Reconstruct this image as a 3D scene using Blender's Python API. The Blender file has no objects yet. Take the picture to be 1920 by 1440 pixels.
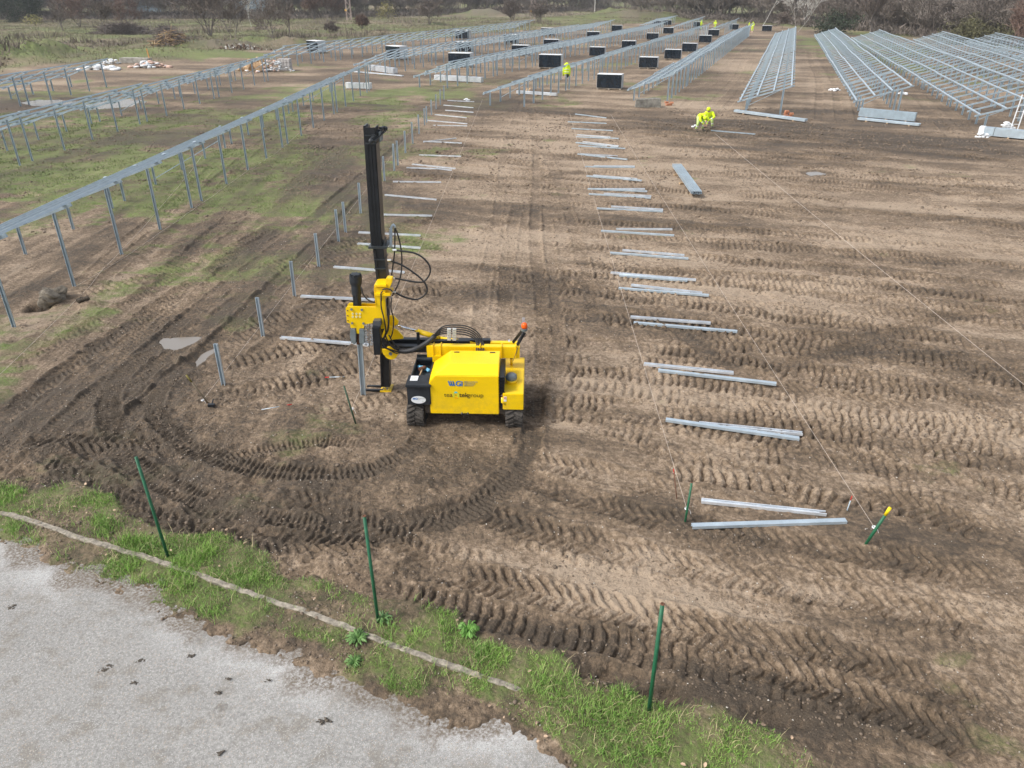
import bpy, bmesh, math, random
import numpy as np
from mathutils import Vector, Matrix, Euler
random.seed(7); RNG = np.random.default_rng(11)
SC = bpy.context.scene; COL = SC.collection
R = math.radians
# ---------------- camera, world, sun ----------------
CAMH = 7.2; PITCH = 27.7; FPX = 1400.0
cam = bpy.data.cameras.new('camera'); camo = bpy.data.objects.new('camera', cam); COL.objects.link(camo)
camo.location = (0, 0, CAMH); camo.rotation_euler = (R(90-PITCH), 0, 0)
cam.sensor_width = 36; cam.lens = FPX/1920*36; cam.clip_start = .1; cam.clip_end = 5000
SC.camera = camo
SC.render.resolution_x = 1024; SC.render.resolution_y = 768
SC.view_settings.view_transform = 'Standard'; SC.view_settings.look = 'None'; SC.view_settings.gamma = 1
SC.view_settings.exposure = 0.8
world = bpy.data.worlds.new('World'); SC.world = world; world.use_nodes = True
wn = world.node_tree.nodes; wl = world.node_tree.links; bg = wn['Background']
sky = wn.new('ShaderNodeTexSky'); sky.sky_type = 'NISHITA'; sky.sun_disc = False
SUN_EL, SUN_AZ = 48, -112          # degrees; azimuth clockwise from +Y (the view direction)
sky.sun_elevation = R(SUN_EL); sky.sun_rotation = R(SUN_AZ)
sky.air_density = 1.0; sky.dust_density = 3.0; sky.ozone_density = 1.0
hs = wn.new('ShaderNodeHueSaturation'); hs.inputs['Saturation'].default_value = .42
wl.new(sky.outputs[0], hs.inputs['Color']); wl.new(hs.outputs[0], bg.inputs['Color'])
bg.inputs['Strength'].default_value = .13
sl = bpy.data.lights.new('sun', 'SUN'); sl.energy = 1.5; sl.angle = R(12); sl.color = (1, .965, .91)
slo = bpy.data.objects.new('sun', sl); COL.objects.link(slo)
sd = Vector((math.sin(R(SUN_AZ))*math.cos(R(SUN_EL)), math.cos(R(SUN_AZ))*math.cos(R(SUN_EL)), math.sin(R(SUN_EL))))
slo.rotation_euler = sd.to_track_quat('Z', 'Y').to_euler()

# ---------------- helpers ----------------
SP, CP = math.sin(R(PITCH)), math.cos(R(PITCH))
def W(px, py, z=0.0):
    """ground place (at height z) that the photo shows at this pixel"""
    a = (px-960)/FPX; b = (py-720)/FPX
    dy = CP - b*SP; dz = -SP - b*CP
    t = (z-CAMH)/dz
    return Vector((a*t, dy*t, z))
def WY(px, py, Y):
    """place in the upright plane at distance Y"""
    a = (px-960)/FPX; b = (py-720)/FPX
    t = Y/(CP - b*SP)
    return Vector((a*t, Y, CAMH + (-SP - b*CP)*t))
def srgb(r, g, b):
    f = lambda c: (c/255/12.92) if c <= 10 else ((c/255+.055)/1.055)**2.4
    return (f(r), f(g), f(b), 1)
def tag(o, label=None, cat=None, group=None, kind=None):
    if label: o['label'] = label
    if cat: o['category'] = cat
    if group: o['group'] = group
    if kind: o['kind'] = kind
    return o
def empty(name, loc=(0, 0, 0), rz=0):
    o = bpy.data.objects.new(name, None); COL.objects.link(o); o.location = loc; o.rotation_euler = (0, 0, rz)
    o.empty_display_size = .3
    return o
def link(name, me, mat=None, parent=None):
    o = bpy.data.objects.new(name, me); COL.objects.link(o)
    if mat is not None and len(me.materials) == 0: me.materials.append(mat)
    if parent is not None: o.parent = parent
    return o
def np_mesh(name, V, F, smooth=False):
    """V (n,3); F int array (m,3) or (m,4)"""
    me = bpy.data.meshes.new(name); V = np.asarray(V, dtype=np.float32); F = np.asarray(F, dtype=np.int32)
    m, k = F.shape
    me.vertices.add(len(V)); me.vertices.foreach_set('co', V.ravel())
    me.loops.add(m*k); me.loops.foreach_set('vertex_index', F.ravel())
    me.polygons.add(m); me.polygons.foreach_set('loop_start', np.arange(0, m*k, k, dtype=np.int32))
    me.polygons.foreach_set('loop_total', np.full(m, k, dtype=np.int32))
    if smooth: me.polygons.foreach_set('use_smooth', np.ones(m, dtype=bool))
    me.update(calc_edges=True)
    return me
class MB:
    """collects shapes into one mesh"""
    def __init__(s): s.v = []; s.f = []
    def add(s, vs, fs):
        n = len(s.v); s.v += [tuple(v) for v in vs]; s.f += [tuple(i+n for i in f) for f in fs]; return s
    def box(s, c, size, rot=None):
        hx, hy, hz = size[0]/2, size[1]/2, size[2]/2
        vs = [Vector((x, y, z)) for x in (-hx, hx) for y in (-hy, hy) for z in (-hz, hz)]
        if rot is not None:
            M = rot if isinstance(rot, Matrix) else Euler(rot).to_matrix()
            vs = [M @ v for v in vs]
        c = Vector(c)
        return s.add([v+c for v in vs], [(0,1,3,2),(4,6,7,5),(0,4,5,1),(2,3,7,6),(0,2,6,4),(1,5,7,3)])
    def bar(s, p, q, w, h, up=(0, 0, 1)):
        p, q = Vector(p), Vector(q); d = (q-p); L = d.length; d.normalize()
        x = d.cross(Vector(up))
        if x.length < 1e-4: x = d.cross(Vector((0, 1, 0)))
        x.normalize(); u = x.cross(d)
        M = Matrix((x, d, u)).transposed()
        return s.box((p+q)/2, (w, L, h), M)
    def prof(s, p, q, pts, up=(0, 0, 1), cap=True):
        """sweep a closed 2D outline (side, up) from p to q"""
        p, q = Vector(p), Vector(q); d = (q-p).normalized(); x = d.cross(Vector(up))
        if x.length < 1e-4: x = d.cross(Vector((0, 1, 0)))
        x.normalize(); u = x.cross(d); n = len(pts)
        vs = [p+x*a+u*b for a, b in pts]+[q+x*a+u*b for a, b in pts]
        fs = [(i, (i+1) % n, n+(i+1) % n, n+i) for i in range(n)]
        if cap: fs += [tuple(range(n-1, -1, -1)), tuple(range(n, 2*n))]
        return s.add(vs, fs)
    def tube(s, pts, r, n=8, cap=True):
        pts = [Vector(p) for p in pts]; rs = r if hasattr(r, '__len__') else [r]*len(pts)
        base = len(s.v); ring = []; prev = None
        for i, p in enumerate(pts):
            a = pts[max(i-1, 0)]; b = pts[min(i+1, len(pts)-1)]; d = (b-a).normalized()
            if prev is None:
                x = d.cross(Vector((0, 0, 1)))
                if x.length < .05: x = d.cross(Vector((0, 1, 0)))
            else: x = prev - d*prev.dot(d)
            x.normalize(); prev = x; y = d.cross(x)
            ring.append([p+(x*math.cos(t)+y*math.sin(t))*rs[i] for t in [2*math.pi*k/n for k in range(n)]])
        vs = [v for rg in ring for v in rg]; fs = []
        for i in range(len(pts)-1):
            for k in range(n):
                fs.append((i*n+k, i*n+(k+1) % n, (i+1)*n+(k+1) % n, (i+1)*n+k))
        if cap: fs += [tuple(range(n-1, -1, -1)), tuple((len(pts)-1)*n+k for k in range(n))]
        return s.add(vs, fs)
    def cyl(s, p, q, r, n=16): return s.tube([p, q], r, n)
    def poly(s, pts, thick, axis):
        """flat outline with thickness along axis vector"""
        a = Vector(axis).normalized()*thick/2; n = len(pts); pts = [Vector(p) for p in pts]
        vs = [p-a for p in pts]+[p+a for p in pts]
        return s.add(vs, [tuple(range(n-1, -1, -1)), tuple(range(n, 2*n))]+[(i, (i+1) % n, n+(i+1) % n, n+i) for i in range(n)])
    def ball(s, c, r, n=10, m=7):
        c = Vector(c); r = Vector(r) if hasattr(r, '__len__') else Vector((r, r, r)); vs = [c+Vector((0, 0, r.z))]
        for j in range(1, m):
            for k in range(n):
                t = math.pi*j/m; a = 2*math.pi*k/n
                vs.append(c+Vector((math.sin(t)*math.cos(a)*r.x, math.sin(t)*math.sin(a)*r.y, math.cos(t)*r.z)))
        vs.append(c-Vector((0, 0, r.z))); fs = []
        for k in range(n): fs.append((0, 1+k, 1+(k+1) % n)); fs.append((len(vs)-1, 1+(m-2)*n+(k+1) % n, 1+(m-2)*n+k))
        for j in range(m-2):
            for k in range(n): fs.append((1+j*n+k, 1+(j+1)*n+k, 1+(j+1)*n+(k+1) % n, 1+j*n+(k+1) % n))
        return s.add(vs, fs)
    def mesh(s, name, bevel=0, smooth=False, fixn=True):
        me = bpy.data.meshes.new(name); me.from_pydata([tuple(v) for v in s.v], [], s.f)
        if bevel or fixn:
            bm = bmesh.new(); bm.from_mesh(me); bmesh.ops.recalc_face_normals(bm, faces=bm.faces)
            if bevel:
                es = [e for e in bm.edges if len(e.link_faces) == 2 and e.calc_face_angle(0) > .6]
                bmesh.ops.bevel(bm, geom=es, offset=bevel, segments=2, affect='EDGES', clamp_overlap=True)
            bm.to_mesh(me); bm.free()
        if smooth:
            for p in me.polygons: p.use_smooth = True
        return me
    def build(s, name, mat, parent=None, bevel=0, smooth=False):
        return link(name, s.mesh(name, bevel, smooth), mat, parent)
# ---------- noise ----------
def _h(ix, iy, seed):
    n = (ix.astype(np.int64)*374761393 + iy.astype(np.int64)*668265263 + seed*2147483647) & 0xffffffff
    n = ((n ^ (n >> 13))*1274126177) & 0xffffffff
    return ((n ^ (n >> 16)) & 0xffff).astype(np.float32)/32767.5 - 1
def vn(x, y, seed=0):
    xf = np.floor(x); yf = np.floor(y); fx = (x-xf).astype(np.float32); fy = (y-yf).astype(np.float32)
    xi = xf.astype(np.int64); yi = yf.astype(np.int64)
    fx = fx*fx*(3-2*fx); fy = fy*fy*(3-2*fy)
    a = _h(xi, yi, seed); b = _h(xi+1, yi, seed); c = _h(xi, yi+1, seed); d = _h(xi+1, yi+1, seed)
    return (a+(b-a)*fx) + ((c+(d-c)*fx)-(a+(b-a)*fx))*fy
def fbm(x, y, wl0, octs, seed=0, gain=.5, cell=None):
    out = 0; amp = 1; wl_ = wl0; ca, sa = math.cos(.6), math.sin(.6)
    for o in range(octs):
        xx = (x*ca-y*sa)/wl_; yy = (x*sa+y*ca)/wl_; n = vn(xx, yy, seed+o*17)
        if cell is not None: n = n*np.clip((wl_/cell-1.6)/1.6, 0, 1)
        out = out+amp*n; amp *= gain; wl_ *= .5; x, y = x+13.7, y-7.3; ca, sa = ca*.8-sa*.6, ca*.6+sa*.8
    return out
def sst(a, b, x):
    t = np.clip((x-a)/(b-a), 0, 1); return t*t*(3-2*t)
# ---------------- materials ----------------
def new_mat(name):
    m = bpy.data.materials.new(name); m.use_nodes = True
    return m, m.node_tree.nodes, m.node_tree.links, m.node_tree.nodes['Principled BSDF']
def noise(n, l, scale, detail=4, rough=.55, coord=None, lo=.35, hi=.65):
    t = n.new('ShaderNodeTexNoise'); t.inputs['Scale'].default_value = scale; t.inputs['Detail'].default_value = detail
    t.inputs['Roughness'].default_value = rough
    if coord is not None: l.new(coord, t.inputs['Vector'])
    r = n.new('ShaderNodeMapRange'); r.inputs['From Min'].default_value = lo; r.inputs['From Max'].default_value = hi
    l.new(t.outputs['Fac'], r.inputs['Value']); return r.outputs[0], t.outputs['Fac']
def mixc(n, l, fac, a, b, mode='MIX'):
    m = n.new('ShaderNodeMix'); m.data_type = 'RGBA'; m.blend_type = mode
    for v, i in ((fac, 0), (a, 6), (b, 7)):
        if hasattr(v, 'is_linked') or hasattr(v, 'links'): l.new(v, m.inputs[i])
        else: m.inputs[i].default_value = v
    return m.outputs[2]
def mth(n, l, op, a, b=0.5, clamp=False):
    m = n.new('ShaderNodeMath'); m.operation = op; m.use_clamp = clamp
    for v, i in ((a, 0), (b, 1)):
        if hasattr(v, 'links'): l.new(v, m.inputs[i])
        else: m.inputs[i].default_value = v
    return m.outputs[0]
def simple(name, col, rough=.6, metal=0, var=.12, scale=8, bump=0, bscale=60, spec=.5, coat=0):
    m, n, l, p = new_mat(name); tc = n.new('ShaderNodeTexCoord').outputs['Object']
    f, _ = noise(n, l, scale, 5, .6, tc)
    c1 = tuple(max(0, c*(1-var)) for c in col[:3])+(1,); c2 = tuple(min(1, c*(1+var)) for c in col[:3])+(1,)
    l.new(mixc(n, l, f, c1, c2), p.inputs['Base Color'])
    p.inputs['Roughness'].default_value = rough; p.inputs['Metallic'].default_value = metal
    p.inputs['Specular IOR Level'].default_value = spec; p.inputs['Coat Weight'].default_value = coat
    if bump:
        b = n.new('ShaderNodeBump'); b.inputs['Strength'].default_value = bump; b.inputs['Distance'].default_value = .01
        _, raw = noise(n, l, bscale, 4, .6, tc); l.new(raw, b.inputs['Height']); l.new(b.outputs[0], p.inputs['Normal'])
    return m
M = {}
def galv(name, col, rough=.42, metal=.75):
    m, n, l, p = new_mat(name); tc = n.new('ShaderNodeTexCoord').outputs['Object']
    v = n.new('ShaderNodeTexVoronoi'); v.inputs['Scale'].default_value = 45; l.new(tc, v.inputs['Vector'])
    f, _ = noise(n, l, 3, 5, .6, tc, .3, .7)
    c = mixc(n, l, f, tuple(x*.82 for x in col[:3])+(1,), tuple(min(1, x*1.1) for x in col[:3])+(1,))
    l.new(mixc(n, l, mth(n, l, 'MULTIPLY', v.outputs['Color'], .25), c, tuple(x*.7 for x in col[:3])+(1,)), p.inputs['Base Color'])
    p.inputs['Metallic'].default_value = metal
    l.new(mth(n, l, 'ADD', mth(n, l, 'MULTIPLY', f, .18), rough-.1), p.inputs['Roughness'])
    return m
M['galv'] = galv('galvanized_steel', (.53, .62, .68), .43, .45)
M['galvdull'] = galv('weathered_galvanized_steel', (.41, .5, .56), .48, .4)
M['bright'] = galv('bright_zinc_steel', (.8, .84, .88), .36, .5)
def dirty(name, col, rough, zlo, zhi, amt):
    m, n, l, p = new_mat(name); g = n.new('ShaderNodeNewGeometry'); sx = n.new('ShaderNodeSeparateXYZ'); l.new(g.outputs['Position'], sx.inputs[0]); tc = g.outputs['Position']
    r = n.new('ShaderNodeMapRange'); r.inputs['From Min'].default_value = zhi; r.inputs['From Max'].default_value = zlo; l.new(sx.outputs[2], r.inputs['Value'])
    f, _ = noise(n, l, 7, 7, .7, tc, .4, .62); f2, _ = noise(n, l, 55, 4, .7, tc, .5, .66); f3, _ = noise(n, l, 1.6, 4, .6, tc, .3, .7)
    k = mth(n, l, 'MULTIPLY', mth(n, l, 'MULTIPLY', r.outputs[0], f), amt); k = mth(n, l, 'ADD', k, mth(n, l, 'MULTIPLY', f2, .07), True)
    c = mixc(n, l, f3, tuple(x*.9 for x in col[:3])+(1,), tuple(min(1, x*1.03) for x in col[:3])+(1,))
    l.new(mixc(n, l, k, c, (.17, .125, .08, 1)), p.inputs['Base Color']); l.new(mth(n, l, 'ADD', mth(n, l, 'MULTIPLY', k, .5), rough), p.inputs['Roughness']); p.inputs['Coat Weight'].default_value = .1
    return m
M['yellow'] = dirty('yellow_paint', srgb(250, 208, 2), .34, .2, .9, .3)
M['black'] = simple('black_paint', (.012, .014, .017, 1), .35, 0, .3, 6)
M['blackpl'] = simple('black_plastic', (.02, .024, .03, 1), .5, 0, .3, 9)
M['rubber'] = simple('black_rubber', (.018, .018, .02, 1), .55, 0, .3, 12)
M['greypaint'] = simple('grey_paint', (.17, .2, .21, 1), .5, .1, .15, 8)
M['chrome'] = simple('chromed_steel', (.75, .76, .78, 1), .15, 1, .04, 8)
M['white'] = simple('white_plastic', (.75, .77, .78, 1), .5, 0, .06, 6)
M['green'] = simple('green_paint', srgb(28, 92, 62), .5, 0, .2, 12)
M['red'] = simple('red_paint', srgb(196, 40, 30), .5, 0, .12, 10)
M['rust'] = simple('rusty_iron', (.16, .075, .045, 1), .85, .2, .4, 25, .3)
M['string'] = simple('white_string', (.6, .52, .45, 1), .8, 0, .08, 30)
M['wood'] = simple('bare_wood', (.48, .33, .19, 1), .75, 0, .25, 14, .2)
M['stone'] = simple('rough_stone', (.18, .155, .12, 1), .9, 0, .35, 5, .8, 14)
# ---------------- the ground: one sheet, finer near the camera ----------------
H0 = CAMH
ys = np.arange(1620, 74, -.9); bb = (ys-720)/FPX
rowY = H0*(CP-bb*SP)/(SP+bb*CP)
far = np.geomspace(rowY[-1]*1.01, 700, 70); rowY = np.concatenate([rowY, far]).astype(np.float64)
sc_in = np.arange(-.9, .9001, .00136)
so = np.array([.93, .97, 1.03, 1.1, 1.2, 1.32])
colS = np.concatenate([-so[::-1], sc_in, so])
nR, nC = len(rowY), len(colS)
GY = np.repeat(rowY[:, None], nC, 1); ZC = rowY*CP+H0*SP
GX = ZC[:, None]*colS[None, :]
CELLX = (ZC*.00136).astype(np.float32)[:, None]+np.zeros((1, nC), np.float32)
CELL = np.repeat(np.maximum(np.gradient(rowY), np.minimum(ZC*.00136, 99))[:, None], nC, 1).astype(np.float32)
def line_f(pts):
    w = [W(*p) for p in pts]; xs = [p.x for p in w]; yy = [p.y for p in w]
    a = (yy[-1]-yy[-3])/(xs[-1]-xs[-3]); xs.append(xs[-1]+12); yy.append(yy[-1]+a*12)
    a0 = (yy[2]-yy[0])/(xs[2]-xs[0]); xs.insert(0, xs[0]-12); yy.insert(0, yy[0]-a0*12)
    xs = np.array(xs); yy = np.array(yy)
    return lambda X: np.interp(X, xs, yy)
F_PAV = line_f([(0,1020),(60,1048),(130,1078),(230,1108),(300,1145),(370,1182),(450,1204),(540,1232),(600,1262),(680,1290),(760,1330),(880,1356),(960,1362),(1020,1392),(1065,1440)])
F_KERB = line_f([(0,966),(70,985),(150,1012),(280,1052),(420,1100),(530,1138),(640,1176),(760,1222),(900,1270),(1000,1305),(1100,1335),(1250,1400)])
F_GR = line_f([(0,905),(60,935),(140,905),(250,965),(320,1005),(400,1000),(480,1040),(560,1085),(680,1115),(740,1130),(860,1165),(900,1190),(1050,1225),(1100,1285),(1230,1312),(1330,1325),(1400,1372),(1470,1400),(1560,1440)])
def blobs(X, Y, lst):
    o = np.zeros(np.broadcast(X, Y).shape, np.float32)
    for px, py, rx, ry, a in lst:
        c = W(px, py); m = (np.abs(X-c.x) < 3*rx) & (np.abs(Y-c.y) < 3*ry)
        o[m] += a*np.exp(-((X[m]-c.x)/rx)**2-((Y[m]-c.y)/ry)**2)
    return o
WETB = [(120,800,2.2,1.6,.35),(450,950,2.2,.6,.35),(250,700,1.2,1.5,.3),(330,600,2,2,.25),(560,450,2,4,.2),(900,180,9,5,.45),(600,215,6,5,.35),(740,420,2,4,.2),
        (960,540,1.6,1.0,.35),(1150,230,9,4,.32),(1450,250,12,4,.38),(1800,275,12,5,.4),(1250,1310,1.3,.35,.7),(1600,1180,1.5,.5,.4),(1800,1250,1.6,.6,.4),
        (1600,800,2.5,.8,.2),(1500,330,8,5,.12),(1850,1000,3,.7,.25),(660,330,4,6,.2),(1000,600,1.2,1.5,.15),(700,900,2.4,.6,.35),(950,880,1.2,.5,.4),(860,990,1,.4,.3),
        (1680,650,2.5,1,.22),(1900,620,3,2,.25),(1700,540,3,2,.15),(1300,230,5,4,.15),(760,1090,1.5,.4,.45),(1000,1180,1.2,.3,.45),(1450,1360,1.5,.4,.5),(40,920,1.2,.6,.4),
        (600,700,1.5,1.5,.12),(1560,145,3,10,.25),(1700,200,3,6,.3),(1400,420,3,3,.1),
        (1650,1330,2.6,.7,.15),(800,840,1.2,.6,.2),(1070,1220,.8,.3,.3),(300,240,6,4,.1),
        (540,760,1.8,.8,-.25),(620,720,1.2,.6,-.2),(1000,300,4,6,-.25),(880,460,2,3,-.25),(1050,880,1.2,.6,-.3),(800,920,.7,.25,-.3),(1500,560,3,2,-.25),
        (1350,480,3,3,-.2),(1700,420,5,4,-.25),(1300,200,4,7,-.35),(1380,130,4,20,-.35),(1530,140,3,20,-.2),(1450,900,3,.6,-.15),(1050,240,3,5,-.3),(1300,860,2,.5,-.2),
        (1200,340,3,4,-.2),(1100,150,5,12,-.2),(1600,1090,2.5,.5,-.15),(1180,1010,2,.6,-.2),(1820,330,6,5,-.2),(900,600,1.2,1,-.1),(1100,700,2,1,-.15)]
GRNB = [(90,265,5,4,.9),(40,330,4,3,.8),(250,340,5,4,.5),(330,470,2,2,.55),(220,520,1.5,1,.45),(500,240,3,4,.4),(600,300,3,4,.3),(660,180,6,6,.85),(720,170,4,4,.4),(460,500,1.2,1.2,.45),
        (300,290,6,4,.45),(130,560,1.4,1,.35),(20,700,.8,.8,.5),(60,880,1.0,.6,.55),(30,780,.8,.6,.45),(180,220,9,5,.5),(20,170,8,6,.4),(840,180,2,3,.35),(620,400,2,2.5,.3),(400,390,3,3,.3),
        (1540,78,3,14,.9),(1560,88,4,10,.7),(1380,92,5,8,.35),(1620,80,5,14,.8),(1700,120,4,12,.5),(1780,150,4,10,.45),(1730,100,10,14,.4),(520,350,2,2,.25),(1450,1420,1.2,.4,.45),(1640,1430,1.4,.4,.35),
        (1420,795,.3,.12,.35),(120,820,1,.7,.35),(200,900,1.2,.4,.5),(420,600,1,.8,.2),(560,690,.6,.4,.15),(900,1090,1,.2,.2),(700,1100,.8,.25,.35),(560,1060,1,.3,.4),(360,960,1,.3,.35)]
WETB = [(p, q, rx, ry, a_*(.35 if (a_ > 0 and q < 300) else .7 if a_ > 0 else 1)) for p, q, rx, ry, a_ in WETB]+[(300,870,3.2,.9,.28),(620,1000,2.6,.6,.25),(140,760,1.8,2,.25),(230,640,1.6,2,.15),(880,900,1.2,.6,.15),(420,480,1.6,3,.15),(560,330,2,5,.18),(660,260,3,7,.15)]
X, Y = GX, GY
near = Y < 60
A2 = R(18.9); US = X*math.cos(A2)-Y*math.sin(A2); VS = X*math.sin(A2)+Y*math.cos(A2)      # along / across the sweep of the passes
lw = sst(-1.5, -4.5, X+.04*Y)*sst(60, 30, Y)
stR = fbm(US/5.5+.3*fbm(X, Y, 4, 2, 35), VS, 1.1, 5, 33, .66, CELL); stL = fbm(X, (Y-X*.6)/6, .8, 5, 37, .66, CELL)
wetm = (.37+.15*lw+.12*fbm(X, Y, 9, 4, 3)+.13*fbm(X*.7, Y*1.6, 1.8, 6, 31, .68, CELL)+.27*(stR*(1-lw)+stL*lw)) + blobs(X, Y, WETB)
# soil relief
HL = .035*fbm(X, Y, 7, 2, 5)                                      # gentle swell
rough = np.clip(.45+.6*fbm(X, Y, 2.5, 3, 9)+.9*blobs(X, Y, [(1250,1310,1.6,.4,.8),(960,540,1.2,.8,.8),(100,850,2.2,1.2,.8),(400,980,2.4,.6,.8),(130,620,1.2,1,.7),(1100,1270,.8,.3,.6),(700,1060,1.5,.4,.5),(900,190,8,5,.5),(1500,250,14,4,.5)]), .12, 1.5).astype(np.float32)
n_cl = fbm(X, Y, .55, 5, 21, .7, CELL)
ridged = 1-np.abs(fbm(X, Y*1.5, 1.1, 4, 45, .55, CELL))
clod = np.maximum(0, fbm(X, Y, .16, 3, 52, .6, CELL)-.25)*sst(-.2, .5, fbm(X, Y, 1.4, 3, 53))
CL = (rough*(.05*n_cl + .04*(ridged-.7)) + .035*clod*(.4+rough)).astype(np.float32)
Hh = (HL + CL+.03*(stR*(1-lw)+stL*lw)).astype(np.float32)
wetm = wetm + sst(20, 45, Y)*(.12+.26*fbm(US/3, VS, 4, 4, 39)+.2*fbm(X/2, Y, 2.2, 3, 41))
wet = wetm.astype(np.float32)
def catmull(P, step):
    P = [P[0]*2-P[1]]+P+[P[-1]*2-P[-2]]; out = []
    for i in range(1, len(P)-2):
        a, b, c, d = P[i-1:i+3]; n = max(2, int((c-b).length/step))
        for k in range(n):
            t = k/n; out.append(.5*((2*b)+(c-a)*t+(2*a-5*b+4*c-d)*t*t+(3*b-a-3*c+d)*t**3))
    out.append(P[-2]); return out
def stamp(pts, width, kind='ag', depth=.05, lug=.035, sp=.2, dw=.25, gauge=0, seed=0, fade=1.0, px=True, berm=.05):
    P = [W(*p).xy if px else Vector(p) for p in pts]
    path = catmull(P, .35)
    if gauge:
        for s_ in (-1, 1):
            q = []
            for i, p in enumerate(path):
                t = (path[min(i+1, len(path)-1)]-path[max(i-1, 0)]).normalized(); q.append(p+Vector((-t.y, t.x))*s_*gauge/2)
            _stamp(q, width, kind, depth, lug*.92, sp*.84, dw, seed+s_, fade, berm)
    else: _stamp(path, width, kind, depth*.8, lug*.92, sp*.84, dw, seed, fade, berm)
def _stamp(path, width, kind, depth, lug, sp, dw, seed, fade, berm):
    global Hh, wet
    half = width/2; mg = half+.22
    D = np.full((nR, nC), 9, np.float32); U = np.zeros((nR, nC), np.float32); Vv = np.zeros((nR, nC), np.float32); arc = 0; TXS = []
    r0, r1 = nR, 0
    for a, b in zip(path[:-1], path[1:]):
        L = (b-a).length
        if L < 1e-5: continue
        x0, x1 = min(a.x, b.x)-mg, max(a.x, b.x)+mg; y0, y1 = min(a.y, b.y)-mg, max(a.y, b.y)+mg
        i0, i1 = np.searchsorted(rowY, [y0, y1])
        if i1 <= i0: arc += L; continue
        zc0, zc1 = y0*CP+H0*SP, y1*CP+H0*SP
        ss = [x0/zc0, x0/zc1, x1/zc0, x1/zc1]; j0, j1 = np.searchsorted(colS, [min(ss), max(ss)])
        if j1 <= j0: arc += L; continue
        r0, r1 = min(r0, i0), max(r1, i1)
        sl_ = (slice(i0, i1), slice(j0, j1)); TXS.append(abs((b.x-a.x)/L)); dx = GX[sl_]-a.x; dy = GY[sl_]-a.y; tx, ty = (b-a)/L
        u = dx*tx+dy*ty; v = -dx*ty+dy*tx; uc = np.clip(u, 0, L); d = np.hypot(u-uc, v)
        m = d < D[sl_]
        D[sl_][m] = d[m]; U[sl_][m] = (arc+uc)[m]; Vv[sl_][m] = v[m]; arc += L
    if r1 <= r0: return
    ii, jj = np.nonzero(D[r0:r1] < mg); ii = ii+r0
    d = D[ii, jj]; u = U[ii, jj]; v = Vv[ii, jj]; x = GX[ii, jj]; y = GY[ii, jj]; cell = CELL[ii, jj]
    wear = sst(-1.15, .1, fbm(x, y, 1.3, 4, 77+seed, .6))*fade*(.8+.4*vn(x/.13, y/.13, 61+seed))
    endf = sst(0, .8, u)*sst(0, .8, arc-u)
    wob = .045*fbm(x, y, .35, 3, 5+seed)
    m = sst(half+.05, half-.04, d+wob)*endf
    if kind == 'ag': ph = u/sp+np.abs(v)/half*.95+(v > 0)*.5
    elif kind == 'bar': ph = u/sp+.18*np.abs(v)/half
    elif kind == 'ladder': ph = u/sp+(v > 0)*.25
    else: ph = u*0
    fr = ph+.16*vn(x/.11, y/.11, 3+seed)+.22*vn(x/.45, y/.45, 4+seed); fr = fr-np.floor(fr)
    bar = (sst(.0, .16, fr)*sst(.62, .46, fr)-.42) if kind != 'bar' else (sst(.0, .1, fr)*sst(.42, .28, fr)-.27)*1.15
    lip = np.exp(-((fr-.72)/.13)**2)*.55
    if kind in ('ag', 'bar'): gapc = 1-.6*np.exp(-(v/(.08*half))**2)
    else: gapc = 1-np.exp(-(v/(.12*half))**2)
    tx_ = float(np.mean(TXS)); ce = tx_*CELLX[ii, jj]+(1-tx_)*cell; vis = np.clip((sp/ce-1.5)/2, 0, 1)
    lg = (-bar+lip)*lug*gapc*wear*vis if kind != 'smooth' else 0
    low = HL[ii, jj]
    k = m*(.55+.35*fade)
    Hn = Hh[ii, jj]*(1-k)+(low+.6*CL[ii, jj]-depth*(.6+.6*fbm(x, y, 2.2, 2, 66+seed)))*k+lg*m
    bm_ = np.exp(-((d-half-.05)/.055)**2)*(.35+.65*vn(x/.16, y/.16, 9+seed))*endf*fade
    Hn += berm*bm_
    Hh[ii, jj] = Hn
    wn_ = .6+.5*vn(x/.5, y/.5, 12+seed)
    wet[ii, jj] += (dw*m*wn_+.12*m*np.maximum(0, bar)*vis*wear)*fade if kind != 'smooth' else dw*m*wn_*fade; wet[ii, jj] += dw*.6*np.maximum(bm_, 0)
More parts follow.
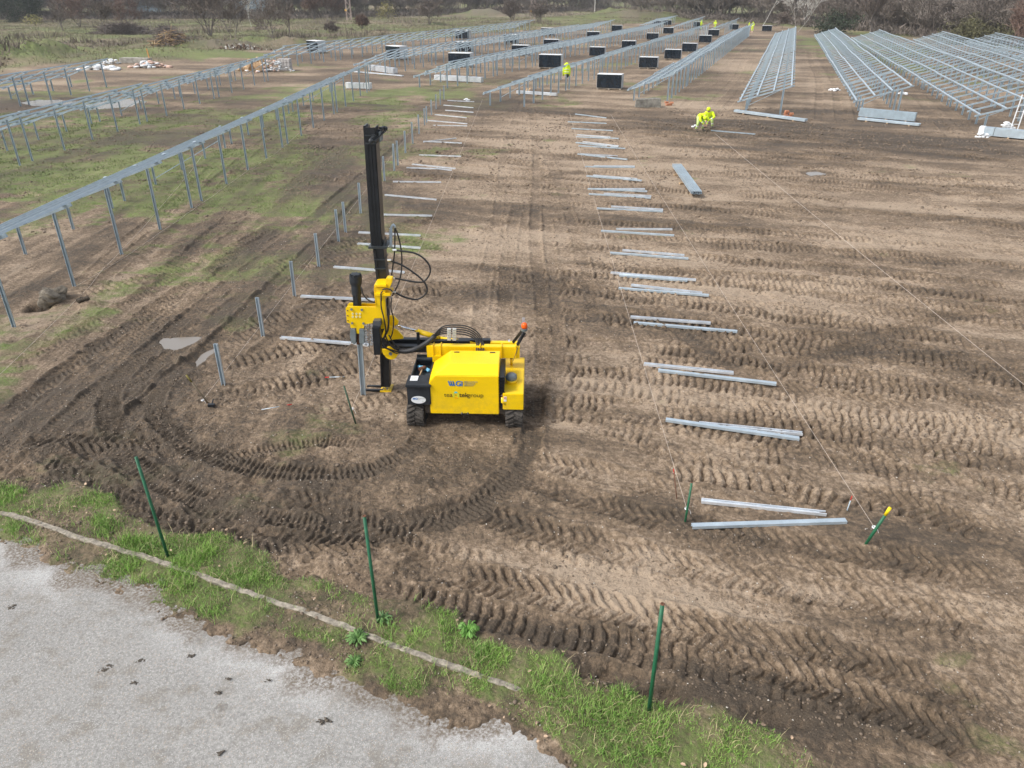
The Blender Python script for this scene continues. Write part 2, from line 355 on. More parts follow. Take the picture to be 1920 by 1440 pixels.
TR = [  # soft old tracks over the middle field, running from side to side
 ([(1000,330),(1200,318),(1500,345),(1920,372)],.5,'ag',.04,.03,.24,.2), ([(1050,300),(1400,300),(1920,335)],.5,'ag',.04,.03,.24,.22),
 ([(900,360),(1200,372),(1500,392),(1920,420)],.5,'ag',.04,.03,.24,.12), ([(1000,410),(1300,428),(1600,447),(1920,470)],.5,'bar',.04,0.053,.22,.16),
 ([(950,450),(1200,468),(1500,500),(1920,540)],.5,'bar',.045,0.060,.22,.2), ([(870,500),(1100,515),(1400,535),(1920,600)],.52,'bar',.05,0.060,.22,.16),
 ([(980,545),(1200,560),(1500,598),(1920,655)],.55,'bar',.06,0.068,.21,.2), ([(1040,590),(1300,610),(1600,655),(1920,705)],.55,'bar',.05,0.068,.21,.12),
 ([(1000,640),(1250,655),(1550,705),(1920,770)],.55,'bar',.06,0.075,.2,.16), ([(1020,690),(1300,715),(1600,760),(1920,825)],.55,'bar',.06,0.075,.2,.1),
 ([(1010,745),(1250,770),(1550,812),(1920,880)],.55,'bar',.055,0.075,.2,.14), ([(1080,790),(1350,842),(1650,880),(1920,945)],.5,'bar',.04,0.060,.19,.06),
 ([(1200,560),(1400,700),(1700,760),(1920,745)],.45,'ag',.06,.03,.22,.2), ([(1450,690),(1600,650),(1750,600),(1920,590)],.45,'ag',.06,.04,.22,.2),
 ([(560,500),(640,455),(720,445),(860,470)],.5,'bar',.04,0.045,.22,.12), ([(430,620),(560,590),(700,560),(860,545)],.52,'bar',.05,0.068,.2,.1),
 ([(400,690),(520,665),(640,640),(760,600),(880,560)],.52,'bar',.05,0.068,.2,.08), ([(470,730),(600,705),(740,680)],.52,'bar',.05,0.068,.2,.05),
 ([(120,560),(260,520),(420,470),(520,420)],.5,'bar',.04,0.060,.22,.1), ([(560,330),(700,345),(900,330),(1060,345)],.5,'ag',.04,.03,.24,.1),
 # far cross tracks
 ([(430,215),(560,205),(700,190),(860,165),(1000,150)],.7,'smooth',.07,.0,.3,.3), ([(520,240),(700,210),(900,185),(1100,205),(1300,232)],.7,'smooth',.07,0,.3,.25),
 ([(900,200),(1100,215),(1300,245),(1600,262),(1920,290)],.7,'ag',.07,.05,.3,.28), ([(1000,225),(1200,245),(1500,268),(1920,305)],.7,'ag',.05,.04,.3,.2),
 ([(700,170),(900,182),(1100,190),(1300,212),(1600,245),(1920,268)],.7,'smooth',.07,0,.3,.3),
 # left diagonal ruts
 ([(40,860),(180,740),(300,640),(420,540),(560,430),(680,330),(790,240)],.42,'ladder',.07,.03,.12,.28), ([(150,880),(270,760),(380,665),(490,560),(610,440),(700,350)],.42,'ladder',.08,.035,.12,.3),
 ([(0,790),(130,690),(270,590),(400,500),(520,430)],.45,'ag',.06,.04,.2,.3), ([(0,700),(100,645),(230,570),(340,500)],.45,'ag',.05,.04,.2,.2),
 # tracks towards the rows
 ([(905,760),(899,600),(930,420),(948,280),(978,190)],.3,'ladder',.02,.02,.1,.1), ([(1008,800),(1019,600),(1003,430),(1006,300),(996,200)],.34,'ladder',.045,.04,.12,.2),
 ([(1048,760),(1045,620),(1035,500),(1025,400)],.3,'ladder',.03,.025,.1,.12), ([(950,640),(950,500),(970,380)],.35,'ag',.01,.025,.18,.14), ([(1120,620),(1090,480),(1050,350),(1010,260)],.35,'ag',.01,.025,.18,.12),
 # bottom right
 ([(900,860),(1100,940),(1300,985),(1600,1040),(1920,1115)],.5,'ag',.06,.04,.2,.12), ([(820,930),(1000,990),(1250,1050),(1560,1110),(1920,1185)],.55,'ag',.07,.05,.21,.16),
 ([(880,1020),(1100,1080),(1400,1135),(1650,1190),(1920,1260)],.5,'smooth',.03,.0,.2,-.05),
 ([(720,1050),(900,1085),(1200,1150),(1500,1215),(1920,1330)],.55,'ag',.06,.055,.21,.2), ([(700,1100),(900,1150),(1150,1205),(1450,1275),(1800,1370),(1920,1420)],.5,'bar',.05,.05,.2,.14),
 ([(1180,1160),(1400,1200),(1640,1240),(1920,1360)],.5,'ag',.09,.07,.21,.25), ([(1300,1210),(1500,1270),(1700,1340),(1900,1430)],.5,'ag',.07,.06,.21,.1),
 ([(1450,880),(1650,930),(1920,1010)],.5,'ag',.05,.05,.2,.1),([(1600,1020),(1750,1060),(1920,1100)],.5,'ag',.07,.05,.2,.3),
 # the pile driver's own loop
 ([(985,790),(985,850),(930,915),(820,965),(680,985),(520,975),(360,930),(240,860),(205,780),(230,705),(320,640)],.4,'ladder',.11,.045,.12,.42),
 ([(800,795),(785,840),(700,880),(560,890),(430,870),(330,820),(290,765),(320,710),(400,660)],.38,'ladder',.09,.04,.12,.34),
 ([(960,900),(860,965),(700,1010),(520,1020),(330,980),(160,890),(60,840)],.4,'ag',.08,.05,.18,.35),
 ([(1000,700),(1000,800),(985,880),(900,950),(780,1000)],.36,'ladder',.09,.04,.11,.25),
 ([(350,850),(260,830),(100,830),(0,850)],.4,'ag',.06,.05,.2,.3), ([(0,930),(120,900),(230,940),(400,1010),(560,1050)],.4,'ag',.05,.05,.2,.3),
 ([(700,840),(600,830),(480,850),(380,880)],.3,'ladder',.05,.035,.1,.15), ([(500,930),(620,950),(760,1020),(860,1070)],.45,'ag',.07,.05,.19,.2)]
rr = random.Random(5)
OLD = []
for k_ in range(60):   # faint older passes that follow the same sweep
    y0 = rr.uniform(290, 900); x0 = rr.choice([rr.uniform(900, 1250), rr.uniform(1100, 1500)]); x1 = x0+rr.uniform(300, 900)
    sl_ = .02+.17*(y0-250)/650; w_ = rr.uniform(-12, 12)
    OLD.append(([(x0, y0), ((x0+x1)/2, y0+(x1-x0)*.42*sl_+w_), (x1, y0+(x1-x0)*sl_*1.15)], rr.uniform(.4, .55), rr.choice(['bar', 'bar', 'ag']), .035, rr.uniform(.05, .085), rr.uniform(.19, .23), rr.uniform(-.06, .2)))
for k_ in range(16):
    y0 = rr.uniform(420, 780); x0 = rr.uniform(380, 640); x1 = x0+rr.uniform(150, 330)
    OLD.append(([(x0, y0+40), ((x0+x1)/2, y0+10), (x1, y0-25)], rr.uniform(.4, .52), 'bar', .035, rr.uniform(.045, .065), rr.uniform(.18, .22), rr.uniform(-.05, .08)))
for k_ in range(14):
    x0 = rr.uniform(60, 560); y0 = rr.uniform(430, 800)
    OLD.append(([(x0, y0), (x0+110, y0-90), (x0+240, y0-200)], rr.uniform(.35, .45), rr.choice(['ladder', 'ag']), .04, .03, rr.uniform(.12, .2), rr.uniform(0, .2)))
for k_ in range(10):
    x0 = rr.uniform(650, 1200); y0 = rr.uniform(960, 1130); q_ = rr.uniform(0, .05)
    OLD.append(([(x0, y0), (x0+350, y0+70+q_*300), (x0+750, y0+170)], rr.uniform(.4, .55), rr.choice(['bar', 'ag']), .03, .035, rr.uniform(.19, .22), rr.uniform(-.05, .15)))
for k_ in range(34):   # passes over the middle distance
    y0 = rr.uniform(195, 330); x0 = rr.uniform(480, 1500); L_ = rr.uniform(250, 600); w_ = rr.uniform(-14, 14)
    OLD.append(([(x0, y0), (x0+L_/2, y0+.03*L_+w_), (x0+L_, y0+.07*L_)], rr.uniform(.45, .7), rr.choice(['smooth', 'ag', 'bar']), .06, .06, rr.uniform(.26, .34), rr.uniform(-.12, .28)))
TR = OLD+TR
for k_, t in enumerate(TR):
    pts, wd, kd, dp, lg, sp_, dw = t
    stamp(pts, wd, kd, dp, lg, sp_, dw, seed=k_*5, fade=.9 if k_ < len(OLD) else 1)
D2 = R(18.9); d2 = Vector((math.sin(D2), math.cos(D2)))
for px, py in [(1262,214),(1310,218),(1350,216),(1535,225),(1575,228),(1615,232),(1790,262),(1860,290),(1120,178),(1165,176),(940,160),(905,160)]:
    a = W(px, py).xy; far_ = 75
    stamp([a, a+d2*25+Vector((.5, 0)), a+d2*50, a+d2*far_], .55, 'smooth', .06, 0, .3, -.06 if px in (1262,1310,1350) else .14, seed=px, px=False)
# mounds of the rough ground beyond, banks and holes
def bump(px, py, rx, ry, h, rough_=.3, green=0, wetv=0):
    global Hh, wet, green_m
    c = W(px, py); m = (np.abs(GX-c.x) < 2.6*rx) & (np.abs(GY-c.y) < 2.6*ry)
    x = GX[m]; y = GY[m]; g = np.exp(-(((x-c.x)/rx)**2+((y-c.y)/ry)**2)**1.2)
    Hh[m] += (g*h*(1+rough_*fbm(x, y, max(rx*.8, .3), 3, int(px)))).astype(np.float32)
    green_m[m] += (g*green).astype(np.float32); wet[m] += (g*wetv).astype(np.float32)
green_m = blobs(X, Y, GRNB)
for b in [(25,116,4,2.5,1.4,.5,1.8),(75,110,2.6,2,1.6,.5,1.8),(105,106,3,2,1.2,.5,1.6),(50,100,5,4,.4,.5,1.0),(140,100,3,2,.8,.5,1.1),(330,102,8,4,.6,.4,1.8),(290,108,7,4,.5,.4,1.8),(430,106,8,4,.3,.3,1.2),
          (400,92,5,1.8,1.1,.6,.1,.5),(440,90,3,1.5,.9,.6,0,.5),(490,82,3.5,2,1.1,.6,.1,.4),(545,82,2.5,1.5,.8,.5,.5),(370,85,6,2,.8,.6,0,.4),
          (1147,34,7,5,3.0,.4,1.3),(1090,37,14,5,1.2,.4,1.2),(1200,36,12,5,2.6,.5,0,.7),(1230,34,8,4,2.2,.5,0,.7),(905,30,9,5,1.8,.5,.1,.6),(1050,40,14,6,.8,.3,.9),(700,40,14,8,.4,.3,.7),(860,28,14,8,.6,.3,.7),
          (115,562,.45,.4,.12,.5,0,.2),(72,572,.28,.3,-.3,.5,0,.6),(170,572,.35,.3,.14,.6,0,.3),(440,325,.4,.4,.12,.6,0,.3),
          (1235,1300,.35,.12,-.16,.5,0,.5),(1130,1262,.3,.12,-.12,.5,0,.4),(1450,1345,.7,.15,-.1,.5,0,.3),(1640,1170,.9,.12,.09,.6,0,.3),(1480,690,1.0,.2,.07,.6,0,.2),(1700,665,1.2,.2,.08,.6,0,.2)]:
    bump(*b)
gn = fbm(X, Y, 3.2, 4, 61)+.55*fbm(X, Y*2.2, .9, 3, 63, .6, CELL)
green_m += .36*sst(-2, -7, X)*sst(13, 19, Y)*sst(75, 50, Y)-.45*sst(-2, 0, X)*sst(6, 7.5, Y)*sst(62, 50, Y)
green_m = np.clip((green_m*1.15-.4+.7*gn+.25*fbm(X, (Y-X*.6)/3, 1.0, 3, 65, .6, CELL))*2.1, 0, 1)
green_m *= sst(.95, .4, np.maximum(wet, 0)*.9+.15*gn)*.85+.15
# rough meadow outside the cleared field (left and far)
edge_pts = [(-200,190),(60,122),(200,115),(330,112),(440,98),(560,88),(700,82),(820,72),(940,60),(1010,54),(1100,48),(1190,44),(1300,42),(1440,46),(1500,56),(1620,66),(1800,84),(1980,98),(2300,120)]
ew = [W(*p) for p in edge_pts]; exs = np.array([p.x/p.y for p in ew]); eys = np.array([p.y for p in ew])
EDGE = lambda X, Y: np.interp(X/np.maximum(Y, .1), exs, eys)
outm = sst(-3, 5, Y-EDGE(X, Y)+3*fbm(X, Y, 6, 3, 71))
straw = outm*np.clip(.75+.5*fbm(X, Y, 12, 4, 81), 0, 1)
gout = np.clip((fbm(X, Y, 16, 4, 85)+.25*fbm(X, Y*.5, 3, 3, 86)+.28)*2.0, 0, 1)*outm
green_m = np.maximum(green_m, gout*.85)
straw = straw*(1-.7*gout)
Hh += outm*(.25*fbm(X, Y, 9, 3, 91)+.12*fbm(X, Y, 2.5, 2, 95, .5, CELL)).astype(np.float32)
# ground rises far behind the wood
Hh += (np.clip((Y-370)/200, 0, 1)**1.3*26).astype(np.float32)
# puddles
PUD = []
def puddle_shape(pts, z, name):
    w = [W(*p) for p in pts]; PUD.append((w, z, name))
    cx = sum(p.x for p in w)/len(w); cy = sum(p.y for p in w)/len(w)
    rx = max(abs(p.x-cx) for p in w)*1.15; ry = max(abs(p.y-cy) for p in w)*1.15
    m = (np.abs(X-cx) < rx*1.6) & (np.abs(Y-cy) < ry*1.6)
    # signed test by polygon winding distance
    px_, py_ = X[m], Y[m]; ins = np.zeros(px_.shape, bool); dist = np.full(px_.shape, 9.)
    n = len(w)
    for i in range(n):
        a, b = w[i], w[(i+1) % n]
        cond = ((a.y > py_) != (b.y > py_)) & (px_ < (b.x-a.x)*(py_-a.y)/((b.y-a.y) if abs(b.y-a.y) > 1e-9 else 1e-9)+a.x)
        ins ^= cond
        ab = Vector((b.x-a.x, b.y-a.y)); L2 = max(ab.length_squared, 1e-9)
        t = np.clip(((px_-a.x)*ab.x+(py_-a.y)*ab.y)/L2, 0, 1)
        dist = np.minimum(dist, np.hypot(px_-a.x-t*ab.x, py_-a.y-t*ab.y))
    sdv = np.where(ins, dist, -dist)+.06*fbm(px_, py_, .5, 3, 101)
    k = sst(-.12, .1, sdv)
    Hh[m] = Hh[m]*(1-k)+(z-.05*sst(0, .25, sdv))*k; wet[m] = np.maximum(wet[m], .2+.7*sst(-.35, .0, sdv)*.8)
puddle_shape([(288,640),(300,627),(340,626),(395,622),(372,640),(330,655),(300,652)], -.05, 'a')
puddle_shape([(355,676),(372,660),(405,645),(412,652),(388,672),(366,690)], -.05, 'a')
puddle_shape([(35,192),(60,188),(110,187),(150,190),(120,199),(60,199)], .0, 'b')
puddle_shape([(155,197),(190,190),(230,186),(265,190),(250,199),(215,203),(170,206)], .0, 'b')
puddle_shape([(1500,322),(1530,319),(1560,325),(1520,330)], -.03, 'a')
# verge and yard
dP = (Y-F_PAV(X))*.86; dG = (Y-F_GR(X))*.86; dK = (Y-F_KERB(X))*.86
rag = .075*fbm(X, Y, .3, 4, 111, .75, CELL)
v_ = sst(-.12, .06, dP+rag)
inv = sst(.12, -.1, dG+.12*fbm(X, Y, .6, 3, 113))*(Y < 30)
Hh = np.where(Y < 30, Hh*(1-inv)+(.004+.034*sst(.0, .55, dP)+.022*fbm(X, Y, .35, 5, 115, .68, CELL))*inv, Hh)
Hh = np.where(Y < 30, Hh*v_+(-.12)*(1-v_), Hh).astype(np.float32)
vg = inv*sst(.0, .16, dP-.06+.22*fbm(X, Y, .5, 3, 117))
green_m = np.where(Y < 30, np.maximum(green_m*(1-inv), vg*np.clip(.62+.75*fbm(X, Y, .9, 4, 121, .6), .12, .85)), green_m)
wet = np.where(Y < 30, wet*(1-inv)+inv*(.62+.2*fbm(X, Y, .3, 3, 119)), wet)
wet = np.clip(wet, 0, 1); green_m = np.clip(green_m, 0, 1)
V = np.stack([GX, GY, Hh], -1).reshape(-1, 3)
idx = np.arange(nR*nC).reshape(nR, nC)
F = np.stack([idx[:-1, :-1], idx[:-1, 1:], idx[1:, 1:], idx[1:, :-1]], -1).reshape(-1, 4)
gme = np_mesh('ground', V, F, True)
ca = gme.color_attributes.new('soil', 'FLOAT_COLOR', 'POINT')
cc = np.ones((nR*nC, 4), np.float32); cc[:, 0] = wet.ravel(); cc[:, 1] = green_m.ravel(); cc[:, 2] = np.clip(straw, 0, 1).ravel()
ca.data.foreach_set('color', cc.ravel())
def GH(x, y):
    """ground height at a place"""
    i = int(np.clip(np.searchsorted(rowY, y), 1, nR-1)); s_ = x/(y*CP+H0*SP); j = int(np.clip(np.searchsorted(colS, s_), 1, nC-1))
    return float(Hh[i-1:i+1, j-1:j+1].mean())
def G(px, py, dz=0):
    p = W(px, py); p.z = GH(p.x, p.y)+dz; return p
def soil_at(x, y, arr):
    i = np.clip(np.searchsorted(rowY, y), 1, nR-1); j = np.clip(np.searchsorted(colS, x/(y*CP+H0*SP)), 1, nC-1); return arr[i, j]
# soil material
m, n, l, p = new_mat('soil'); at = n.new('ShaderNodeAttribute'); at.attribute_name = 'soil'
sx = n.new('ShaderNodeSeparateColor'); l.new(at.outputs['Color'], sx.inputs[0]); tc = n.new('ShaderNodeTexCoord').outputs['Object']
f1, r1 = noise(n, l, 1.7, 8, .62, tc, .3, .7); f2, r2 = noise(n, l, 14, 6, .65, tc, .3, .7); f3, r3 = noise(n, l, 70, 4, .6, tc, .3, .7); f5, r5 = noise(n, l, 4.6, 6, .68, tc, .3, .7)
wv = mth(n, l, 'ADD', sx.outputs[0], mth(n, l, 'MULTIPLY', mth(n, l, 'SUBTRACT', f2, .5), .7)); wv = mth(n, l, 'ADD', wv, mth(n, l, 'MULTIPLY', mth(n, l, 'SUBTRACT', f5, .5), .42)); f6, r6 = noise(n, l, .5, 5, .65, tc, .35, .65); wv = mth(n, l, 'ADD', wv, mth(n, l, 'MULTIPLY', mth(n, l, 'SUBTRACT', f6, .5), .14)); wv = mth(n, l, 'ADD', wv, mth(n, l, 'MULTIPLY', mth(n, l, 'SUBTRACT', f1, .5), .22), True)
cr = n.new('ShaderNodeValToRGB'); e = cr.color_ramp.elements
e[0].position = 0; e[0].color = (.405, .312, .224, 1); e[1].position = 1; e[1].color = (.05, .035, .022, 1)
for pos, c in ((.25, (.288, .212, .144, 1)), (.5, (.176, .123, .078, 1)), (.75, (.1, .069, .043, 1))):
    q = e.new(pos); q.color = c
l.new(wv, cr.inputs[0])
c = mixc(n, l, mth(n, l, 'MULTIPLY', f3, .3), cr.outputs[0], (.22, .18, .135, 1)); f7, r7 = noise(n, l, 32, 3, .7, tc, .56, .66); c = mixc(n, l, mth(n, l, 'MULTIPLY', f7, .55), c, (.06, .045, .03, 1))
# little pale stones and straw
vo = n.new('ShaderNodeTexVoronoi'); vo.inputs['Scale'].default_value = 16; l.new(tc, vo.inputs['Vector'])
st = mth(n, l, 'MULTIPLY', mth(n, l, 'LESS_THAN', vo.outputs['Distance'], .08), mth(n, l, 'GREATER_THAN', vo.outputs['Color'], .8))
c = mixc(n, l, mth(n, l, 'MULTIPLY', st, .75), c, (.46, .42, .36, 1))
gcol = mixc(n, l, f2, (.07, .13, .022, 1), (.18, .29, .05, 1)); gcol = mixc(n, l, f1, gcol, (.12, .14, .05, 1))
gf = mth(n, l, 'MULTIPLY', sx.outputs[1], mth(n, l, 'ADD', mth(n, l, 'MULTIPLY', f2, .7), .35), True)
scol = mixc(n, l, f2, (.16, .125, .085, 1), (.29, .24, .17, 1)); scol = mixc(n, l, f1, scol, (.15, .15, .085, 1))
c = mixc(n, l, mth(n, l, 'MULTIPLY', sx.outputs[2], .85, True), c, scol)
c = mixc(n, l, gf, c, gcol)
l.new(c, p.inputs['Base Color'])
ro = mth(n, l, 'SUBTRACT', .95, mth(n, l, 'MULTIPLY', wv, .28)); l.new(ro, p.inputs['Roughness']); p.inputs['Specular IOR Level'].default_value = .35
bp = n.new('ShaderNodeBump'); bp.inputs['Strength'].default_value = 1; bp.inputs['Distance'].default_value = .06
hh = mth(n, l, 'ADD', mth(n, l, 'MULTIPLY', r2, .6), mth(n, l, 'MULTIPLY', r3, .2)); hh = mth(n, l, 'ADD', hh, mth(n, l, 'MULTIPLY', r5, .9)); l.new(hh, bp.inputs['Height']); l.new(bp.outputs[0], p.inputs['Normal'])
M['soil'] = m
tag(link('ground', gme, m), kind='structure')
# yard of worn concrete
m, n, l, p = new_mat('worn_concrete'); tc = n.new('ShaderNodeTexCoord').outputs['Object']
f1, _ = noise(n, l, .6, 6, .6, tc, .3, .7); f2, r2 = noise(n, l, 90, 3, .7, tc, .35, .65); f3, r3 = noise(n, l, 28, 4, .6, tc, .38, .62); f4, _ = noise(n, l, 2.6, 7, .65, tc, .52, .62)
c = mixc(n, l, f1, (.215, .203, .183, 1), (.3, .286, .262, 1)); c = mixc(n, l, mth(n, l, 'MULTIPLY', f2, .55), c, (.52, .515, .5, 1)); c = mixc(n, l, mth(n, l, 'MULTIPLY', f3, .5), c, (.13, .128, .12, 1))
c = mixc(n, l, mth(n, l, 'MULTIPLY', f4, .45), c, (.17, .145, .11, 1))
ed = n.new('ShaderNodeAttribute'); ed.attribute_name = 'edge'; es_ = n.new('ShaderNodeSeparateColor'); l.new(ed.outputs['Color'], es_.inputs[0])
c = mixc(n, l, mth(n, l, 'MULTIPLY', es_.outputs[0], mth(n, l, 'ADD', mth(n, l, 'MULTIPLY', f2, .6), .15), True), c, (.62, .62, .61, 1))
for sc_, thr, col_ in ((75, .8, (.6, .59, .57, 1)), (90, .8, (.1, .1, .1, 1)), (50, .85, (.42, .33, .25, 1))):
    v2 = n.new('ShaderNodeTexVoronoi'); v2.inputs['Scale'].default_value = sc_; l.new(tc, v2.inputs['Vector'])
    c = mixc(n, l, mth(n, l, 'MULTIPLY', mth(n, l, 'LESS_THAN', v2.outputs['Distance'], .42), mth(n, l, 'GREATER_THAN', v2.outputs['Color'], thr-.1)) if False else mth(n, l, 'MULTIPLY', mth(n, l, 'MULTIPLY', mth(n, l, 'LESS_THAN', v2.outputs['Distance'], .38), mth(n, l, 'GREATER_THAN', v2.outputs['Color'], thr-.1)), .5), c, col_)
# bits of mud with their own shape
vo = n.new('ShaderNodeTexVoronoi'); vo.inputs['Scale'].default_value = 1.5
dn = n.new('ShaderNodeTexNoise'); dn.inputs['Scale'].default_value = 7; dn.inputs['Detail'].default_value = 4; l.new(tc, dn.inputs['Vector'])
mv = n.new('ShaderNodeMix'); mv.data_type = 'RGBA'; mv.inputs[0].default_value = .12; l.new(tc, mv.inputs[6]); l.new(dn.outputs['Color'], mv.inputs[7]); l.new(mv.outputs[2], vo.inputs['Vector'])
sp_ = mth(n, l, 'MULTIPLY', mth(n, l, 'LESS_THAN', vo.outputs['Distance'], .09), mth(n, l, 'GREATER_THAN', vo.outputs['Color'], .7))
c = mixc(n, l, mth(n, l, 'MULTIPLY', sp_, .35), c, (.085, .07, .055, 1))
c = mixc(n, l, mth(n, l, 'MULTIPLY', es_.outputs[1], mth(n, l, 'ADD', mth(n, l, 'MULTIPLY', f3, .8), .25), True), c, (.14, .11, .08, 1))
l.new(c, p.inputs['Base Color']); p.inputs['Roughness'].default_value = .88
bp = n.new('ShaderNodeBump'); bp.inputs['Strength'].default_value = .5; bp.inputs['Distance'].default_value = .008; l.new(r2, bp.inputs['Height']); l.new(bp.outputs[0], p.inputs['Normal'])
gx = np.linspace(-26, 22, 600); gy = np.linspace(-16, 16, 440); XX, YY = np.meshgrid(gx, gy)
ZZ = -.012+.02*fbm(XX, YY, 4, 3, 131)
ix = np.arange(600*440).reshape(440, 600); keep = (YY < F_PAV(XX)+.6)
kk = keep[:-1, :-1] & keep[1:, 1:]
F = np.stack([ix[:-1, :-1], ix[:-1, 1:], ix[1:, 1:], ix[1:, :-1]], -1)[kk]
pme = np_mesh('pavement', np.stack([XX, YY, ZZ], -1).reshape(-1, 3), F, True); ea = pme.color_attributes.new('edge', 'FLOAT_COLOR', 'POINT')
ee = np.ones((XX.size, 4), np.float32); ee[:, 0] = (np.exp(-((F_PAV(XX)-YY-.12)/.3)**2)*np.clip(.6+.9*fbm(XX, YY, .8, 3, 133), 0, 1)).ravel(); ee[:, 1] = sst(.3, -.02, F_PAV(XX)-YY+.22*fbm(XX, YY, .5, 4, 135, .65)).ravel(); ea.data.foreach_set('color', ee.ravel())
tag(link('pavement', pme, m), kind='structure')
# water
m, n, l, p = new_mat('muddy_water'); p.inputs['Base Color'].default_value = (.23, .205, .175, 1); p.inputs['Roughness'].default_value = .25
p.inputs['Specular IOR Level'].default_value = .6
M['water'] = m
for k_, nm in (('a', 'puddle'), ('b', 'puddle')):
    mb = MB()
    for w, z, t in PUD:
        if t != k_: continue
        cx = sum(q.x for q in w)/len(w); cy = sum(q.y for q in w)/len(w)
        mb.add([(cx+(q.x-cx)*1.25, cy+(q.y-cy)*1.25, z-.012) for q in w], [tuple(range(len(w)))])
    tag(mb.build(nm, m), kind='structure')
# ---------------- the pile driver ----------------
BASE = Vector((-.85, 12.8, GH(-.85, 12.8)*0))
mach = empty('pile_driver', BASE, -R(1.6))
tag(mach, 'yellow tracked pile driver with tall black mast standing on the mud', 'pile driver')
def mp(name, mb, mat, bevel=.006, smooth=False, parent=None):
    if parent is not None: return mb.build(name, mat, parent, bevel, smooth)
    o = mb.build(name, mat, mach, bevel, smooth); o.location = -BASE; return o
def boxpx(mb, x0, y0, x1, y1, Y, dep):
    """upright block whose front face the photo shows between two pixels, at distance Y, depth dep behind"""
    a = WY(x0, y0, Y); b = WY(x1, y1, Y); mb.box(((a.x+b.x)/2, Y+dep/2, (a.z+b.z)/2), (abs(b.x-a.x), dep, abs(a.z-b.z))); return mb
# crawler tracks
M['track'] = simple('muddy_track_rubber', (.06, .052, .044, 1), .85, 0, .5, 14, .5, 50)
M['mudsteel'] = simple('muddy_steel', (.11, .09, .07, 1), .8, 0, .4, 14, .4, 40)
def crawler(xc):
    w, y0, y1, rr_, zc = .32, 12.13, 13.5, .215, .2
    def path(s):   # stadium
        L = y1-y0; C = math.pi*rr_
        s = s % (2*L+2*C)
        if s < L: return (y0+s, zc-rr_), 0
        s -= L
        if s < C: a = s/rr_; return (y1+math.sin(a)*rr_, zc-math.cos(a)*rr_), a
        s -= C
        if s < L: return (y1-s, zc+rr_), math.pi
        s -= L; a = s/rr_; return (y0-math.sin(a)*rr_, zc+math.cos(a)*rr_), math.pi+a
    tot = 2*(y1-y0)+2*math.pi*rr_; N = 96; ring = [path(tot*k/N)[0] for k in range(N)]
    mb = MB(); th = .03; n = N
    outer = [(xc-w/2, y, z) for y, z in ring]+[(xc+w/2, y, z) for y, z in ring]
    cy = (y0+y1)/2
    inn = []
    for k in range(N):
        (y, z), a = path(tot*k/N); inn.append((y-math.sin(a)*th, z+math.cos(a)*th))
    vs = outer+[(xc-w/2, y, z) for y, z in inn]+[(xc+w/2, y, z) for y, z in inn]; fs = []
    for k in range(n):
        j = (k+1) % n; fs += [(k, j, n+j, n+k), (2*n+k, 3*n+k, 3*n+j, 2*n+j), (k, 2*n+k, 2*n+j, j), (n+k, n+j, 3*n+j, 3*n+k)]
    mb.add(vs, fs); K = int(tot/.085)
    for k in range(K):
        for sgn in (-1, 1):
            for seg in range(2):
                (y, z), a = path(tot*(k+(.5 if sgn > 0 else 0))/K+seg*.03)
                cx = xc+sgn*(w*.13+seg*w*.22)
                Rm = Euler((a, 0, 0)).to_matrix() @ Euler((0, 0, sgn*.45)).to_matrix()
                nrm = Vector((0, math.sin(a), -math.cos(a)))
                mb.box(Vector((cx, y, z))+nrm*.014, (w*.25, .034, .034), Rm)
    o = mp('crawler_track', mb, M['track'], 0)
    rl = MB(); rl.box((xc, cy, zc), (w*.55, y1-y0, .16))
    for yy in (y0, y1): rl.cyl((xc-w*.42, yy, zc), (xc+w*.42, yy, zc), rr_-.04, 20)
    for yy in np.linspace(y0+.28, y1-.28, 4): rl.cyl((xc-w*.4, yy, zc-.11), (xc+w*.4, yy, zc-.11), .07, 14)
    mp('track_roller', rl, M['mudsteel'], .004, parent=o)
crawler(-1.77); crawler(.06)
fr = MB(); fr.box((-.85, 12.75, .42), (1.6, 1.3, .2)); fr.box((-.85, 12.1, .32), (1.5, .08, .14)); fr.box((-1.56, 12.4, .28), (.06, .5, .2)); fr.box((-.12, 12.5, .3), (.06, .7, .3))
for x_ in (-1.2, -.85, -.5): fr.cyl((x_, 12.0, .36), (x_, 13.2, .36), .03, 8)
mp('chassis', fr, M['mudsteel'], .01)
# hood
def loft(mb, secs):
    n = len(secs[0][1]); vs = [(x, y, z) for y, pts in secs for x, z in pts]; fs = []
    for i in range(len(secs)-1):
        for k in range(n): fs.append((i*n+k, i*n+(k+1) % n, (i+1)*n+(k+1) % n, (i+1)*n+k))
    fs += [tuple(range(n)), tuple((len(secs)-1)*n+k for k in range(n-1, -1, -1))]
    return mb.add(vs, fs)
hb = MB(); XL, XR, ZB = -1.48, -.215, .30
loft(hb, [(11.95, [(XL, ZB), (XL, .95), (-1.36, 1.09), (XR, 1.09), (XR, ZB)]), (12.2, [(XL, ZB), (XL, .98), (-1.11, 1.215), (XR, 1.215), (XR, ZB)]),
          (12.74, [(XL, ZB), (XL, .98), (-1.15, 1.225), (XR, 1.225), (XR, ZB)])])
hood = mp('hood', hb, M['yellow'], .012)
for x_ in (-1.03, -.36): sm = MB(); sm.box((x_, 12.66, 1.226), (.1, .035, .008)); mp('hood_slot', sm, M['black'], 0, parent=hood)
lt = MB(); lt.box((-.845, 11.94, .305), (.13, .03, .03)); lt.cyl((-.9, 11.93, .3), (-.9, 11.97, .33), .018, 8); lt.cyl((-.79, 11.93, .3), (-.79, 11.97, .33), .018, 8); mp('latch', lt, M['black'], 0, parent=hood)
